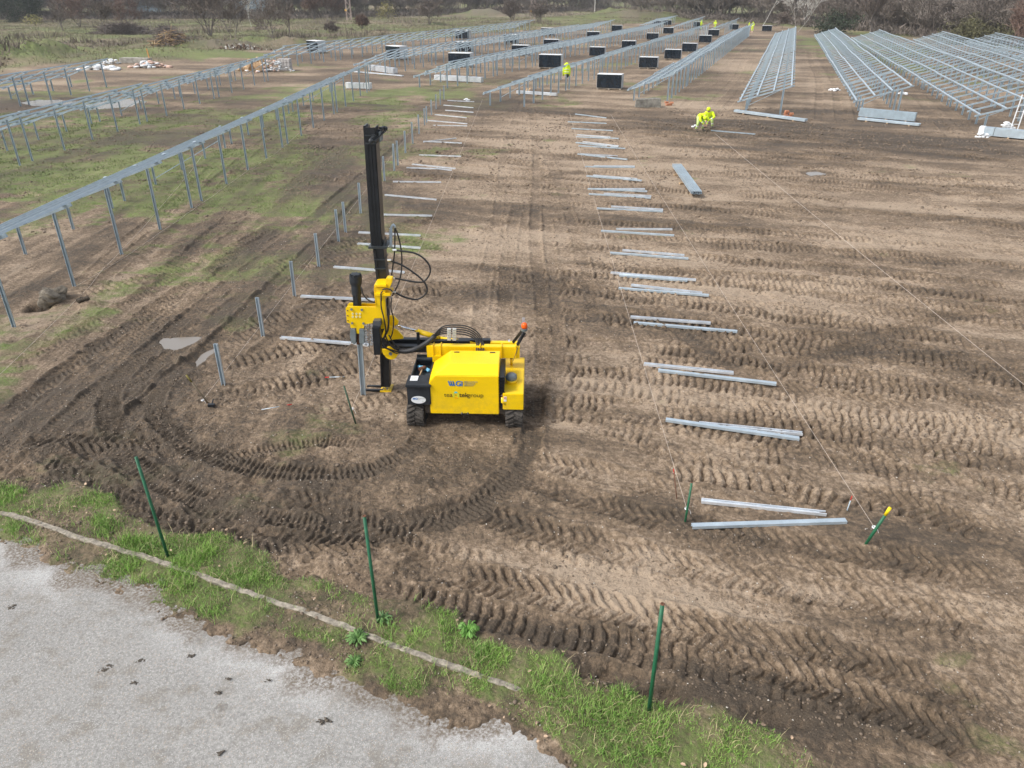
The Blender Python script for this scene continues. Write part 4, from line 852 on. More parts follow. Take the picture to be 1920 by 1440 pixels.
stick(1597.6, 930, 1588, 958, .02, .008, 'thin short rod with red tip right of the nearest piles', 'marker_rod', 'rod', M['galvdull'], M['red'], .3)
def lyrod(x0, y0, x1, y1, lab):
    a, b = W(x0, y0), W(x1, y1); a.z = GH(a.x, a.y)+.02; b.z = GH(b.x, b.y)+.02; root = empty('marker_rod', a); tag(root, lab, 'rod')
    d = b-a; mb = MB(); mb.cyl(d*.22, d, .009, 8); mb.build('shaft', M['galv'], root, 0, True); mb = MB(); mb.cyl((0, 0, 0), d*.22, .011, 8); mb.build('tip', M['red'], root, 0, True)
lyrod(547.5, 760.6, 490.6, 770, 'grey rod with red tip lying on mud below the left piles')
lyrod(610, 709, 646, 710.6, 'thin rod with red tip lying flat just left of the pile in the jaws')
def strg(p, q, sag, r, lab, knot=True):
    r *= .5
    p, q = Vector(p), Vector(q); n = 40; root = empty('string', p); tag(root, lab, 'string')
    pts = []
    for k in range(n+1):
        t = k/n; v = p.lerp(q, t); v.z -= sag*4*t*(1-t); v.z = max(v.z, GH(v.x, v.y)+.015); pts.append(v-p)
    mb = MB(); mb.tube(pts, [r*(1+.9*k/n) for k in range(n+1)], 5)
    mb.build('line', M['string'], root, 0, True)
    if knot:
        mb = MB()
        for j in range(3): mb.tube([Vector((.028*math.cos(t), .028*math.sin(t), .008*j-.01)) for t in np.linspace(0, 6.3, 11)], .004, 4)
        mb.tube([(0, 0, 0), (.05, -.02, -.03), (.07, -.03, -.09)], .003, 4); mb.build('knot', M['white'], root)
def sp3(px, py, z): v = W(px, py, z); return v
strg(sp3(1639, 988, .22), sp3(1145, 214, .2), .1, .005, 'white string tied to the yellow-tipped stake, running far back')
strg(sp3(1287.5, 953, .2), sp3(1068, 212, .2), .1, .005, 'white string tied to the short green stake, running far back')
strg(sp3(380, 750, .15), sp3(832, 164, .5), .05, .005, 'white string running along the upright piles on the left')
strg(sp3(660, 766, .25), sp3(905, 186, .2), .05, .005, 'white string passing under the mast of the pile driver')
strg(sp3(2150, 905, .2), sp3(1340, 250, .1), .05, .006, 'white string crossing the open mud on the right to the workers', False)
strg(sp3(140, 538, .1), sp3(560, 250, .2), .3, .006, 'loose white string on the ground beside the nearest rack', False)
strg(sp3(-30, 720+10, .2), sp3(380, 290, .2), .3, .006, 'slack white string under the nearest rack', False)
# ---------------- racks ----------------
def rack(name_label, P0, ang, length, Wd, sep, zlo, zhi, off0=0.0, seed=0, skew=0, zb=0.0, matp='galvdull', offs=(0, 2.8, 5.6, 8.4, 11.2), per=12.2):
    """P0 = ground place under the near end of the LOW edge; rails run along ang (from +Y, clockwise)"""
    rr = random.Random(seed); A = R(ang); root = empty('solar_rack', (P0[0], P0[1], 0), -A)
    tag(root, name_label, 'solar rack', 'empty solar racks standing in rows')
    ys_, t = [], off0
    ntab = 0; seams = []
    while t < length:
        for q in offs:
            if t+q <= length+.1: ys_.append((t+q, ntab))
        t += per; ntab += 1; seams.append(t-.5)
    jit = [rr.uniform(-.07, .07) for _ in range(ntab+3)]
    def gz(lx, ly):
        wx = P0[0]+math.cos(A)*lx+math.sin(A)*ly; wy = P0[1]-math.sin(A)*lx+math.cos(A)*ly
        return GH(wx, wy)
    tan = (zhi-zlo)/Wd; mg = (Wd-sep)/2; sk = lambda lx: skew*lx/Wd
    zr = lambda lx, tb: zlo+tan*lx+jit[tb % len(jit)]+zb
    # posts
    pm = {}; pw_ = .085 if P0[1] < 30 else .11
    for kind, lx in (('short', mg), ('tall', Wd-mg)):
        hgt = zlo+tan*lx-.1; mb = MB(); mb.prof((0, 0, -.5), (0, 0, hgt), cprof(pw_, pw_*.55), up=(0, -1, 0)); pm[kind] = (mb.mesh('post'), lx, hgt); pm[kind][0].materials.append(M[matp])
    restm = MB(); cnt = 0
    for (ly, tb) in ys_:
        for kind in ('tall', 'short'):
            me, lx, hgt = pm[kind]; y_ = ly+sk(lx)
            if cnt < 100:
                o = link('post', me, None, root); o.location = (lx, y_, jit[tb % len(jit)]+zb)
            else: restm.prof((lx, y_, -.3), (lx, y_, hgt+jit[tb % len(jit)]+zb), [(-.055, -.03), (.055, -.03), (.055, .03), (-.055, .03)], up=(0, -1, 0))
            cnt += 1
    if restm.v: tag(restm.build('posts', M[matp], root), kind='stuff')
    # rafters
    mb = MB(); sl_ = math.atan(tan); dv = Vector((math.cos(sl_), 0, math.sin(sl_)))
    mb.prof((-.12, sk(-.12), -.12*tan), (Wd+.12, sk(Wd+.12), (Wd+.12)*tan), [(-.025, -.09), (.025, -.09), (.025, .0), (-.025, .0)]); rm = mb.mesh('rafter'); rm.materials.append(M[matp])
    rest = MB(); cnt = 0
    for (ly, tb) in ys_:
        zz = zlo+jit[tb % len(jit)]+zb
        if cnt < 100: o = link('rafter', rm, None, root); o.location = (0, ly, zz)
        else: rest.bar((0, ly, zz-.045), (Wd, ly+sk(Wd), zz+Wd*tan-.045), .05, .09)
        cnt += 1
    if rest.v: tag(rest.build('rafters', M[matp], root), kind='stuff')
    # four purlins, in table lengths
    nseg = max(1, ntab)
    for i, fx in enumerate((0.02, .345, .655, .98)):
        mb = MB(); lx = Wd*fx
        for k in range(nseg):
            a_ = off0+per*k-.35+sk(lx)+rr.uniform(-.12, .12); b_ = min(off0+per*(k+1)-.38, length+.35)+sk(lx)
            z0 = zr(lx, k)+.035
            mb.prof((lx, a_, z0), (lx, b_, z0), [(-.045, -.035), (.045, -.035), (.045, .03), (.05, .035), (-.045, .035)], up=(-math.sin(sl_), 0, math.cos(sl_)))
            if k % 1 == 0: mb.box((lx, b_+.0, z0+.04), (.11, .16, .02))
        mb.build('purlin', M['galv'], root)
    for k in range(0, nseg, 2):
        mb = MB(); y0_ = off0+per*k; mb.bar((Wd-mg, y0_+offs[1], zlo+tan*(Wd-mg)-.25), (mg, y0_+offs[1], .25), .02, .035)
        mb.build('brace', M[matp], root)
    return root
def post_line(a, b, sepv, mgv):
    A = W(*a); B = W(*b); ang = math.degrees(math.atan2(B.x-A.x, B.y-A.y)); L = (B-A).xy.length; t = R(ang); ox = sepv+mgv
    return (A.x-math.cos(t)*ox, A.y+math.sin(t)*ox), ang, L
O1 = (0, 2.6, 5.2, 7.8, 10.4); O2 = (0, 2.1, 4.2, 6.3, 8.4, 10.5); O3 = (0, 2.04, 4.08, 6.12, 8.16, 10.2)
# left block
Yn = 5.0
def left_rack(lab, pt, xt_far, dist_far, ang, near, sep=3.0, Wd=3.8, zlo=.85, zhi=2.2, off=0, seed=0):
    t = R(ang); A = W(*pt).xy; L = (dist_far-near)/math.cos(t)
    x_t = A.x+(near-A.y)*math.tan(t); ox = sep+(Wd-sep)/2
    return rack(lab, (x_t-math.cos(t)*ox, near+math.sin(t)*ox), ang, L, Wd, sep, zlo, zhi, off, seed)
left_rack('long empty rack nearest the camera on the left, seen almost edge on', (230,475), 0, 66, .5, 7.4, sep=3.0, seed=1, off=-2.8)
left_rack('second empty rack from the camera on the left, past the nearest one', (302,220), 0, 75, 1.2, 24.6, seed=2)
left_rack('shortest and leftmost empty rack, ending by the green mounds', (22,204), 0, 69, 1.0, 32.6, seed=3)
def far_rack(lab, a, b, sep=2.6, Wd=3.5, zlo=.8, zhi=2.05, extra=2.8, seed=0, skew=0, ext_end=0):
    mg = (Wd-sep)/2; P, ang, L = post_line(a, b, sep, mg); t = R(ang)
    P = (P[0]-math.sin(t)*extra, P[1]-math.cos(t)*extra)
    return rack(lab, P, ang, L+extra+ext_end, Wd, sep, zlo, zhi, 0, seed, skew, offs=O2 if seed > 4 else O1, per=11.5)
far_rack('empty rack farthest left of the far block, along the rough meadow', (563,123), (997.5,60.6), seed=4, extra=3, sep=2.9, Wd=4.0, zhi=2.2)
far_rack('empty rack of the far block, second from the rough meadow', (750,135), (1147,59.5), seed=5, extra=3, sep=2.9, Wd=3.9, zhi=2.15)
far_rack('empty rack of the far block, third from the rough meadow', (909.6,147.8), (1245,62), seed=6, extra=8.4)
far_rack('empty rack of the far block with the yellow jacket hung on it', (1047,174.4), (1328,65), seed=7, extra=8.4)
far_rack('empty rack behind the grey concrete block, fifth of the far block', (1251,190.6), (1405,67), seed=8, extra=0, sep=2.5, Wd=3.4)
def corner_rack(lab, near, far_, Wd, sep, zlo, zhi, seed):
    A, B = W(*near, zlo), W(*far_, zlo); ang = math.degrees(math.atan2(B.x-A.x, B.y-A.y))
    return rack(lab, (A.x, A.y), ang, (B-A).xy.length, Wd, sep, zlo, zhi, 0.1, seed, offs=O3, per=11.2)
corner_rack('empty rack standing alone with two near posts, behind the long silver bundle', (1386,188.7), (1454,62), 3.2, 2.2, .8, 1.85, 9)
corner_rack('empty rack behind the two-tier silver bundle', (1603.5,189.5), (1527,64.8), 3.2, 2.2, .8, 1.85, 10)
corner_rack('empty rack behind the bundle wrapped in white plastic', (1832.5,215.5), (1596,71), 3.9, 2.8, .8, 2.0, 11)
dirv = Vector((math.sin(R(18.6)), math.cos(R(18.6)))); perp = Vector((dirv.y, -dirv.x)); K0 = W(1832.5, 215.5, .8).xy
for k, (n0, n1, nm) in enumerate([(3, 76, 'first'), (8, 74, 'second'), (14, 68, 'third'), (26, 70, 'fourth'), (38, 74, 'fifth'), (50, 78, 'sixth')]):
    P = K0+perp*(6.6*(k+1))+dirv*n0
    rack('empty rack at the right edge by the dark wood, %s past the plastic-wrapped bundle' % nm, P, 18.6, n1-n0+8, 3.8, 2.7, .8, 1.95, .1, 20+k, offs=O3, per=11.2)
# small far block beyond
for nm, a, L_, sd in (('leftmost', (1200,47), 34, 30), ('middle', (1256,51), 34, 31), ('rightmost', (1330,55), 30, 32)):
    A = W(*a, .8)
    rack('short empty rack beyond the gap at the far end, %s of three' % nm, (A.x, A.y), 18.9, L_, 3.4, 2.5, .8, 2.0, .1, sd)
# ---------------- pallets of panels ----------------
M['glass'] = simple('dark_panel_glass', (.008, .016, .026, 1), .12, 0, .3, 3, spec=.6); M['glassedge'] = simple('black_panel_frame', (.012, .013, .015, 1), .4)
M['film'] = simple('pale_cardboard_film', (.55, .58, .6, 1), .45, 0, .1, 4); M['palwood'] = simple('pallet_wood', (.42, .37, .3, 1), .8, 0, .2)
def pallet_proto():
    r = empty('panel_pallet'); L, D_, H_ = 2.28, 1.1, 1.16
    mb = MB(); mb.box((0, .03, .14+H_/2), (L-.02, D_-.06, H_-.02)); mb.build('panel_stack', M['glassedge'], r, .01)
    for s_ in (-1, 1):
        mb = MB(); mb.box((s_*L/4, -D_/2+.0, .14+H_/2), (L/2-.035, .02, H_-.05)); mb.build('panel_face', M['glass'], r, .004)
    mb = MB(); mb.box((0, .02, .14+H_+.02), (L+.02, D_+.02, .045)); mb.build('top_sheet', M['white'], r, .01)
    for s_ in (-1, 1): mb = MB(); mb.box((s_*(L/2+.005), .03, .14+H_/2), (.02, D_-.04, H_-.03)); mb.build('side_sheet', M['film'], r, .004)
    mb = MB()
    for y_ in (-.5, -.25, 0, .25, .5): mb.box((0, y_, .125), (L, .12, .025))
    for x_ in (-1.05, 0, 1.05):
        mb.box((x_, 0, .02), (.14, 1.1, .02))
        for y_ in (-.5, 0, .5): mb.box((x_, y_, .07), (.14, .12, .08))
    mb.build('pallet', M['palwood'], r)
    return r
pp = pallet_proto(); first = True
PAL = [(1118,167,1168,171,'nearest pallet of dark panels, beside the near corner of a rack'),(1197,128.5,1234,130,'second pallet of dark panels behind the nearest one'),(1246.6,112,1275,112.6,'third pallet of dark panels behind the nearest one'),(1281,98.5,1305,100,'slightly turned fourth pallet of dark panels behind the nearest one'),(1311.5,80.5,1333,81,'fifth pallet of dark panels behind the nearest one'),(1330,68,1349,69,'sixth pallet of dark panels, below the two far workers'),
 (1104,106,1134,107,'pallet of dark panels behind the jacket rack, nearest of its lane'),(1166,93,1190,93.3,'pallet of dark panels behind the jacket rack, second of its lane'),(1212,76,1234,76.3,'pallet of dark panels behind the jacket rack, third of its lane'),(1244,63.5,1263,64,'pallet of dark panels behind the jacket rack, fourth of its lane'),(1146,60,1166,60.3,'pallet of dark panels beside the far end of a rack by green ground'),(1100,74,1124,74.5,'pallet of dark panels showing only its top over the third rack'),
 (1246,47.5,1258,48,'small far pallet of dark panels under the short leftmost rack end'),(1227,49,1239,50,'far pallet of dark panels half behind a rack tip'),(1302,51,1317,52,'far pallet of dark panels between two short racks'),(1368,56,1384.6,56.4,'far pallet of dark panels before the wood, left of the yellow worker'),(1432,59,1449,60,'farthest pallet of dark panels, right of the yellow worker'),
 (841,126.5,881,127,'pallet of dark panels behind the long silver box bundle'),(1010,129,1051,129.4,'pallet of dark panels just left of the hanging yellow jacket'),(854,74,879,74.4,'pallet of dark panels half hidden behind the two farthest left racks'),(854,98,882,99,'pallet of dark panels half hidden behind the second rack'),(944,82,970,83,'pallet of dark panels behind the second rack, its middle'),(959,105,990,106,'pallet of dark panels low behind the third rack'),(1014,68,1038,68.3,'pallet of dark panels showing its pale top past the farthest left rack'),(1019,92,1047,93,'pallet of dark panels under the rails of the third rack'),
 (570,98,604,106,'turned pallet of dark panels under the farthest left rack'),(723,111,760,115,'turned pallet of dark panels behind the far tip of the nearest rack')]
for x0, y0, x1, y1, lab in PAL:
    a, b = W(x0, y0), W(x1, y1); ang = -.78 if lab.startswith('turned') else -.42 if 'slightly turned' in lab else -.30; L = abs(b.x-a.x)/math.cos(ang)*(1 if ang > -.7 else .8)
    if ang > -.7: L *= 1/(1+abs(math.tan(ang))*a.x/a.y*(1 if a.x > 0 else 1))
    mid = a+Vector((math.cos(ang), math.sin(ang), 0))*L/2; nrm = Vector((-math.sin(ang), math.cos(ang)))
    if first: r = pp; first = False
    else:
        r = pp.copy(); COL.objects.link(r)
        for ch in pp.children: c_ = ch.copy(); COL.objects.link(c_); c_.parent = r
    r.location = (mid.x+nrm.x*.55, mid.y+nrm.y*.55, GH(mid.x, mid.y)-.01); r.rotation_euler = (0, 0, ang)
    k = max(.85, min(1.15, L/2.28)); r.scale = (k, k, k)
    tag(r, lab, 'panel pallet', 'pallets of dark solar panels')
# ---------------- bundles of rails ----------------
def bundle(x0, y0, x1, y1, h, d, label, n=6, mat='galv', strap=True, name='rail_bundle', wrap=False):
    a, b = W(x0, y0), W(x1, y1); L = (b-a).xy.length; ang = math.atan2((b-a).y, (b-a).x); mid = (a+b)/2
    r = empty(name, (mid.x, mid.y, GH(mid.x, mid.y)), ang); tag(r, label, 'rail bundle')
    mb = MB()
    if d > .22 or h > .22:
        ny = max(2, int(d/.1)); nz = max(2, int(h/.07))
        mb.box((0, d/2, .05+h/2), (L-.03, d-.02, h-.02))
        for i in range(nz): mb.box((random.uniform(-.01, .01), .0, .05+h*(i+.5)/nz), (L, .012, h/nz*.8))
        for i in range(ny): mb.box((random.uniform(-.02, .02), d*(i+.5)/ny, .05+h), (L, d/ny*.75, .014))
    else:
        for i in range(n): mb.prof((-L/2+random.uniform(-.04, .04), d*(i+.5)/n, .09+.02*(i % 2)), (L/2, d*(i+.5)/n, .09+.02*(i % 2)), cprof(d/n*.95, h))
    mb.build('rails', M[mat], r)
    for f in (-.35, 0, .35): mb = MB(); mb.box((L*f, d/2, .02), (.08, d+.1, .07)); mb.build('bearer', M['wood'], r)
    if strap:
        mb = MB()
        for f in (-.25, .25): mb.box((L*f, d/2, .05+h/2), (.02, d+.03, h+.04))
        mb.build('strap', M['blackpl'], r)
    if wrap:
        mb = MB()
        for s_ in (-1, 1): mb.box((s_*(L/2-.12), d/2, .06+h/2), (.28, d+.035, h+.035))
        mb.build('wrapping', M['white'], r, .01)
    return r
bundle(692,133,738,140,.5,.5,'long square silver bundle lying behind the tip of the nearest rack', mat='bright')
bundle(664,137,754,145,.08,.3,'flat strip of thin rails lying before the long square silver bundle', mat='bright', strap=False, n=3)
bundle(649,167,694,168,.42,.45,'short wrapped silver bundle on grass under the nearest rack', mat='bright', wrap=True)
bundle(814,151,902,156,.42,.5,'long strapped silver bundle lying alone in the open mud', mat='bright', wrap=False)
bs = bundle(968,176,1043,181,.2,.3,'long thin silver bundle with two wooden planks leaning on it', mat='bright', wrap=False, strap=False)
bundle(1375,213,1508,231.5,.14,.34,'long low silver bundle lying before the lone rack', mat='galv', strap=False, n=4)
bundle(1607,226,1722,238,.12,.4,'low front tier of rails before the tall silver sheet stack', mat='galv', strap=False, n=4)
bundle(1609,219,1714,229,.5,.3,'tall silver stack of rails behind the low front tier', mat='galvdull', strap=False)
bundle(1833,253,1950,264,.42,.5,'silver bundle with white plastic wrap at the right edge', mat='galv', wrap=True)
a, b = W(1268,317), W(1305,370); 
r9 = empty('rail_bundle', ((a+b)/2)[:], 0); tag(r9, 'long ribbed silver bundle lying alone, pointing at the camera', 'rail bundle')
r9.location.z = GH(r9.location.x, r9.location.y); dd = (b-a)/2; mb = MB(); sdv = Vector((dd.y, -dd.x, 0)).normalized()
for k in range(5):
    o_ = -sdv*(.075*(k-2)*1.15) ; mb.prof(-dd+o_+Vector((0, 0, .13)), dd+o_+Vector((0, 0, .13)), cprof(.088, .09 if k % 2 else .05))
    mb.prof(-dd+o_+Vector((0, 0, .2)), dd+o_+Vector((0, 0, .2)), cprof(.06, .03))
mb.build('rails', M['galv'], r9); mb = MB()
for f in (-.45, .15): mb = MB(); mb.box(dd*f+Vector((0, 0, .03)), (.7, .09, .08), (0, 0, .3)); mb.build('bearer', M['wood'], r9)
a = W(984, 176); mb = MB()
for dx_ in (0, .2): mb.bar((a.x+dx_, a.y-.25, .1), (a.x+dx_+.22, a.y+.15, .42), .1, .03)
tag(mb.build('plank', M['wood']), 'two pale wooden planks leaning over the long thin silver bundle', 'planks')
# ---------------- kerb ----------------
mb = MB(); wk = [W(*p) for p in [(-60,950),(0,966),(70,985),(150,1012),(280,1052),(420,1100),(530,1138),(640,1176),(760,1222),(900,1270),(1000,1305)]]
kp = catmull([p.xy for p in wk], .06); vs = []; fs = []
for i, p in enumerate(kp):
    t = (kp[min(i+1, len(kp)-1)]-kp[max(i-1, 0)]).normalized(); nn = Vector((-t.y, t.x)); a_ = np.array([p.x*2.2]); wob_ = float(vn(a_, a_*0, 5)[0])*.012+float(vn(a_*4, a_*0, 6)[0])*.008
    z = .07+.014*float(vn(a_*1.3, a_*0+3, 8)[0])+.006*math.sin(i*1.7)-.014*max(0, float(vn(a_*.9, a_*0+9, 3)[0])); q = p+nn*wob_; z -= .07*max(0, (i-len(kp)*.9)/(len(kp)*.1))
    for o_, zz in ((-.042, -.1), (-.04, z-.01), (-.028, z), (.03, z+.002), (.04, z-.012), (.042, -.1)): vs.append((q.x+nn.x*o_, q.y+nn.y*o_, zz))
for i in range(len(kp)-1):
    for k in range(5): fs.append((i*6+k, i*6+k+1, i*6+7+k, i*6+6+k))
mb.add(vs, fs); tag(mb.build('kerb', simple('weathered_kerb_concrete', (.26, .23, .185, 1), .9, 0, .45, 14, .8, 40)), kind='structure')
# ---------------- grass, stones, clods ----------------
def leafmat(name, c1, c2, c3, scale=1.2):
    m, n, l, p = new_mat(name); tc = n.new('ShaderNodeTexCoord').outputs['Object']
    f, _ = noise(n, l, scale, 4, .6, tc, .35, .65); g_, _ = noise(n, l, 23, 2, .6, tc, .35, .65)
    l.new(mixc(n, l, mth(n, l, 'MULTIPLY', g_, .6), mixc(n, l, f, c1, c2), c3), p.inputs['Base Color']); p.inputs['Roughness'].default_value = .6; p.inputs['Specular IOR Level'].default_value = .3
    return m
def blades(P, hgt, wid, lean, name, mat, rng):
    n = len(P); a = rng.uniform(0, 2*np.pi, n); b = rng.uniform(0, 2*np.pi, n); ln = hgt*lean*rng.uniform(.3, 1.3, n)
    sd_ = np.stack([np.cos(a), np.sin(a), np.zeros(n)], 1)*wid[:, None]/2; ld_ = np.stack([np.cos(b), np.sin(b), np.zeros(n)], 1)
    up = np.array([0, 0, 1.])
    m1 = P+ld_*(ln*.3)[:, None]+up*(hgt*.55)[:, None]; tp = P+ld_*ln[:, None]+up*(hgt*.92)[:, None]
    Vv_ = np.stack([P-sd_, P+sd_, m1+sd_*.8, m1-sd_*.8, tp], 1).reshape(-1, 3); k = np.arange(n)*5
    F = np.concatenate([np.stack([k, k+1, k+2], 1), np.stack([k, k+2, k+3], 1), np.stack([k+3, k+2, k+4], 1)])
    return tag(link(name, np_mesh(name, Vv_, F), mat), kind='stuff')
rng = np.random.default_rng(4)
def scatter(n, x0, x1, y0, y1, keep, py=1.0):
    x = rng.uniform(x0, x1, n); y = rng.uniform(y0**py, y1**py, n)**(1/py); k = keep(x, y); return x[k], y[k]
def kv(x, y):
    g = soil_at(x, y, green_m); cl_ = fbm(x, y, .35, 3, 201)
    zone = (y-F_PAV(x) > .12)*(y-F_GR(x) < .3)
    return (rng.uniform(0, 1, len(x)) < g*np.clip(.6+1.1*cl_+.5*fbm(x, y, 1.3, 2, 207), .04, 1.1))*zone > 0
x, y = scatter(760000, -9.5, 8, 3.6, 11.5, kv); z = soil_at(x, y, Hh)
cl_ = fbm(x, y, .4, 3, 205); hh_ = (.045+.075*np.clip(cl_+.2, 0, 1.2))*rng.uniform(.5, 1.5, len(x))
gm = leafmat('grass_blades', (.085, .25, .03, 1), (.22, .44, .065, 1), (.42, .45, .18, 1))
blades(np.stack([x, y, z-.01], 1), hh_, rng.uniform(.004, .009, len(x)), .75, 'grass', gm, rng)
k3 = rng.uniform(0, 1, len(x)) > .955; x3, y3 = x[k3]+rng.normal(0, .03, k3.sum()), y[k3]+rng.normal(0, .03, k3.sum()); blades(np.stack([x3, y3, soil_at(x3, y3, Hh)], 1), rng.uniform(.06, .16, len(x3)), rng.uniform(.004, .008, len(x3)), 1.3, 'dead_grass', simple('dead_grass_blade', (.42, .36, .2, 1), .8, 0, .3, 3), rng)
def kf(x, y):
    g = soil_at(x, y, green_m); out = (y > F_GR(x)+.1); cl_ = fbm(x, y, .7, 3, 211)
    return (rng.uniform(0, 1, len(x)) < np.clip(g-.15, 0, 1)*np.clip(.35+1.3*cl_, 0, 1))*out > 0
x, y = scatter(500000, -34, 16, 5, 60, kf); z = soil_at(x, y, Hh); s_ = np.clip(y/18, .6, 2.2)
blades(np.stack([x, y, z-.01], 1), rng.uniform(.03, .08, len(x))*np.clip(s_, .8, 1.4), rng.uniform(.006, .012, len(x))*s_, .9, 'sparse_grass', leafmat('thin_field_grass', (.07, .12, .03, 1), (.14, .2, .055, 1), (.22, .22, .1, 1), .6), rng)
# rough meadow
def km(x, y):
    o = soil_at(x, y, straw)+soil_at(x, y, gout)*.35
    return rng.uniform(0, 1, len(x)) < o
x, y = scatter(330000, -150, 60, 58, 260, km, 1.0); z = soil_at(x, y, Hh)
m, n, l, p = new_mat('dry_meadow_grass'); tc = n.new('ShaderNodeTexCoord').outputs['Object']
f, _ = noise(n, l, .12, 5, .6, tc, .35, .65); g_, _ = noise(n, l, 1.1, 4, .6, tc, .35, .65)
l.new(mixc(n, l, g_, mixc(n, l, f, (.28, .25, .17, 1), (.15, .2, .08, 1)), (.24, .2, .14, 1)), p.inputs['Base Color']); p.inputs['Roughness'].default_value = .9; p.inputs['Specular IOR Level'].default_value = .1
blades(np.stack([x, y, z-.03], 1), rng.uniform(.12, .4, len(x)), rng.uniform(.04, .1, len(x)), 1.1, 'dry_grass', m, rng)
ICO = np.array([(0,0,1),(.89,0,.45),(.28,.85,.45),(-.72,.53,.45),(-.72,-.53,.45),(.28,-.85,.45),(.72,.53,-.45),(-.28,.85,-.45),(-.89,0,-.45),(-.28,-.85,-.45),(.72,-.53,-.45),(0,0,-1)])
ICF = np.array([(0,1,2),(0,2,3),(0,3,4),(0,4,5),(0,5,1),(1,6,2),(2,7,3),(3,8,4),(4,9,5),(5,10,1),(6,7,2),(7,8,3),(8,9,4),(9,10,5),(10,6,1),(11,7,6),(11,8,7),(11,9,8),(11,10,9),(11,6,10)])
def lumps(x, y, r, name, mat, sink=.3, smooth=False):
    n = len(x); z = soil_at(x, y, Hh)+r*(.5-sink)
    V_ = ICO[None]*rng.uniform(.6, 1.25, (n, 12, 1))*np.stack([r*rng.uniform(.8, 1.5, n), r*rng.uniform(.7, 1.2, n), r*rng.uniform(.5, .85, n)], 1)[:, None, :]
    a = rng.uniform(0, 6.3, n); c_, s_ = np.cos(a)[:, None], np.sin(a)[:, None]
    V_ = np.stack([V_[..., 0]*c_-V_[..., 1]*s_+x[:, None], V_[..., 0]*s_+V_[..., 1]*c_+y[:, None], V_[..., 2]+z[:, None]], -1)
    F_ = ICF[None]+np.arange(n)[:, None, None]*12
    return tag(link(name, np_mesh(name, V_.reshape(-1, 3), F_.reshape(-1, 3), smooth), mat), kind='stuff')
kr = lambda x, y: (rng.uniform(0, 1, len(x)) < np.clip(soil_at(x, y, rough)*.75-.1+.5*fbm(x, y, .6, 2, 221), 0, 1))*(y > F_PAV(x)+.2)*(soil_at(x, y, green_m) < .5) > 0
x, y = scatter(60000, -10, 11, 4, 22, kr, .55)
m, n, l, p = new_mat('soil_clod'); tc = n.new('ShaderNodeTexCoord').outputs['Object']; f, _ = noise(n, l, 3, 4, .6, tc, .3, .7); g_, _ = noise(n, l, 40, 3, .6, tc, .3, .7)
l.new(mixc(n, l, mth(n, l, 'MULTIPLY', g_, .5), mixc(n, l, f, (.11, .082, .058, 1), (.24, .185, .135, 1)), (.15, .115, .085, 1)), p.inputs['Base Color']); p.inputs['Roughness'].default_value = .9
lumps(x, y, rng.uniform(.008, .028, len(x))*(.7+.6*(rng.uniform(0, 1, len(x)) > .93)), 'clods', m, .35)
kr2 = lambda x, y: (rng.uniform(0, 1, len(x)) < np.clip(soil_at(x, y, rough)*.8-.05+.9*fbm(x, y, 1.2, 3, 223), 0, 1))*(np.abs(x) < y*.8)*(soil_at(x, y, green_m) < .7) > 0
x, y = scatter(80000, -40, 40, 11, 55, kr2, .6)
lumps(x, y, rng.uniform(.018, .05, len(x))*np.clip(y/22, .8, 1.7)*(.7+.5*(rng.uniform(0, 1, len(x)) > .92)), 'clods', m, .5)
x, y = scatter(3400, -10, 12, 4, 26, lambda x, y: (y > F_PAV(x)+.15) & (soil_at(x, y, green_m) < .6), .5)
lumps(x, y, rng.uniform(.004, .012, len(x)), 'pebbles', simple('pale_pebble', (.5, .46, .4, 1), .8, 0, .35, 3), .1)
x, y = scatter(2600, -9, 2, 3.6, 9, lambda x, y: (np.abs(y-F_PAV(x)-.06) < .22) | (rng.uniform(0, 1, len(x)) < .05))
x, y = x[:1500], y[:1500]; lumps(x, y, rng.uniform(.006, .02, len(x)), 'mud_crumbs', m, .0)
# mud lumps dropped on the yard
m = simple('dark_mud', (.09, .075, .058, 1), .95, 0, .5, 30, .6, 60)
LUMP = [(60,1210,.07,'by the left edge of the photo'),(20,1140,.1,'largest, near the top left of the yard'),(195,1256,.07,'elongated, left of the middle one'),(205,1248,.05,'touching the elongated one'),(250,1280,.045,'below the twin lumps, nearest the bottom'),(265,1238,.05,'upper one left of centre'),(358,1230,.06,'squarish, nearest the grass edge'),(428,1272,.05,'of the right trio, upper'),(410,1298,.06,'of the right trio, lower left'),(504,1275,.035,'alone right of the trio'),(610,1352,.08,'rightmost and blackest'),(412,1412,.06,'lowest one near the bottom edge')]
for k, (px, py, r_, wh) in enumerate(LUMP):
    c = W(px, py); g2_ = np.random.default_rng(k); n_ = 26; V2, F2 = [], []; r_ *= .75
    for j in range(n_):
        q = g2_.normal(size=2)*r_*(.55, .3); s_ = r_*g2_.uniform(.1, .32); V2.append(ICO*g2_.uniform(.6, 1.2, (12, 1))*[s_*1.3, s_, s_*.4]+[c.x+q[0], c.y+q[1], .0]); F2.append(ICF+12*j)
    tag(link('mud_lump', np_mesh('mud_lump', np.concatenate(V2), np.concatenate(F2)), m), 'crumbled dark mud lump on the concrete yard, '+wh, 'mud lump', 'mud lumps on the concrete yard')
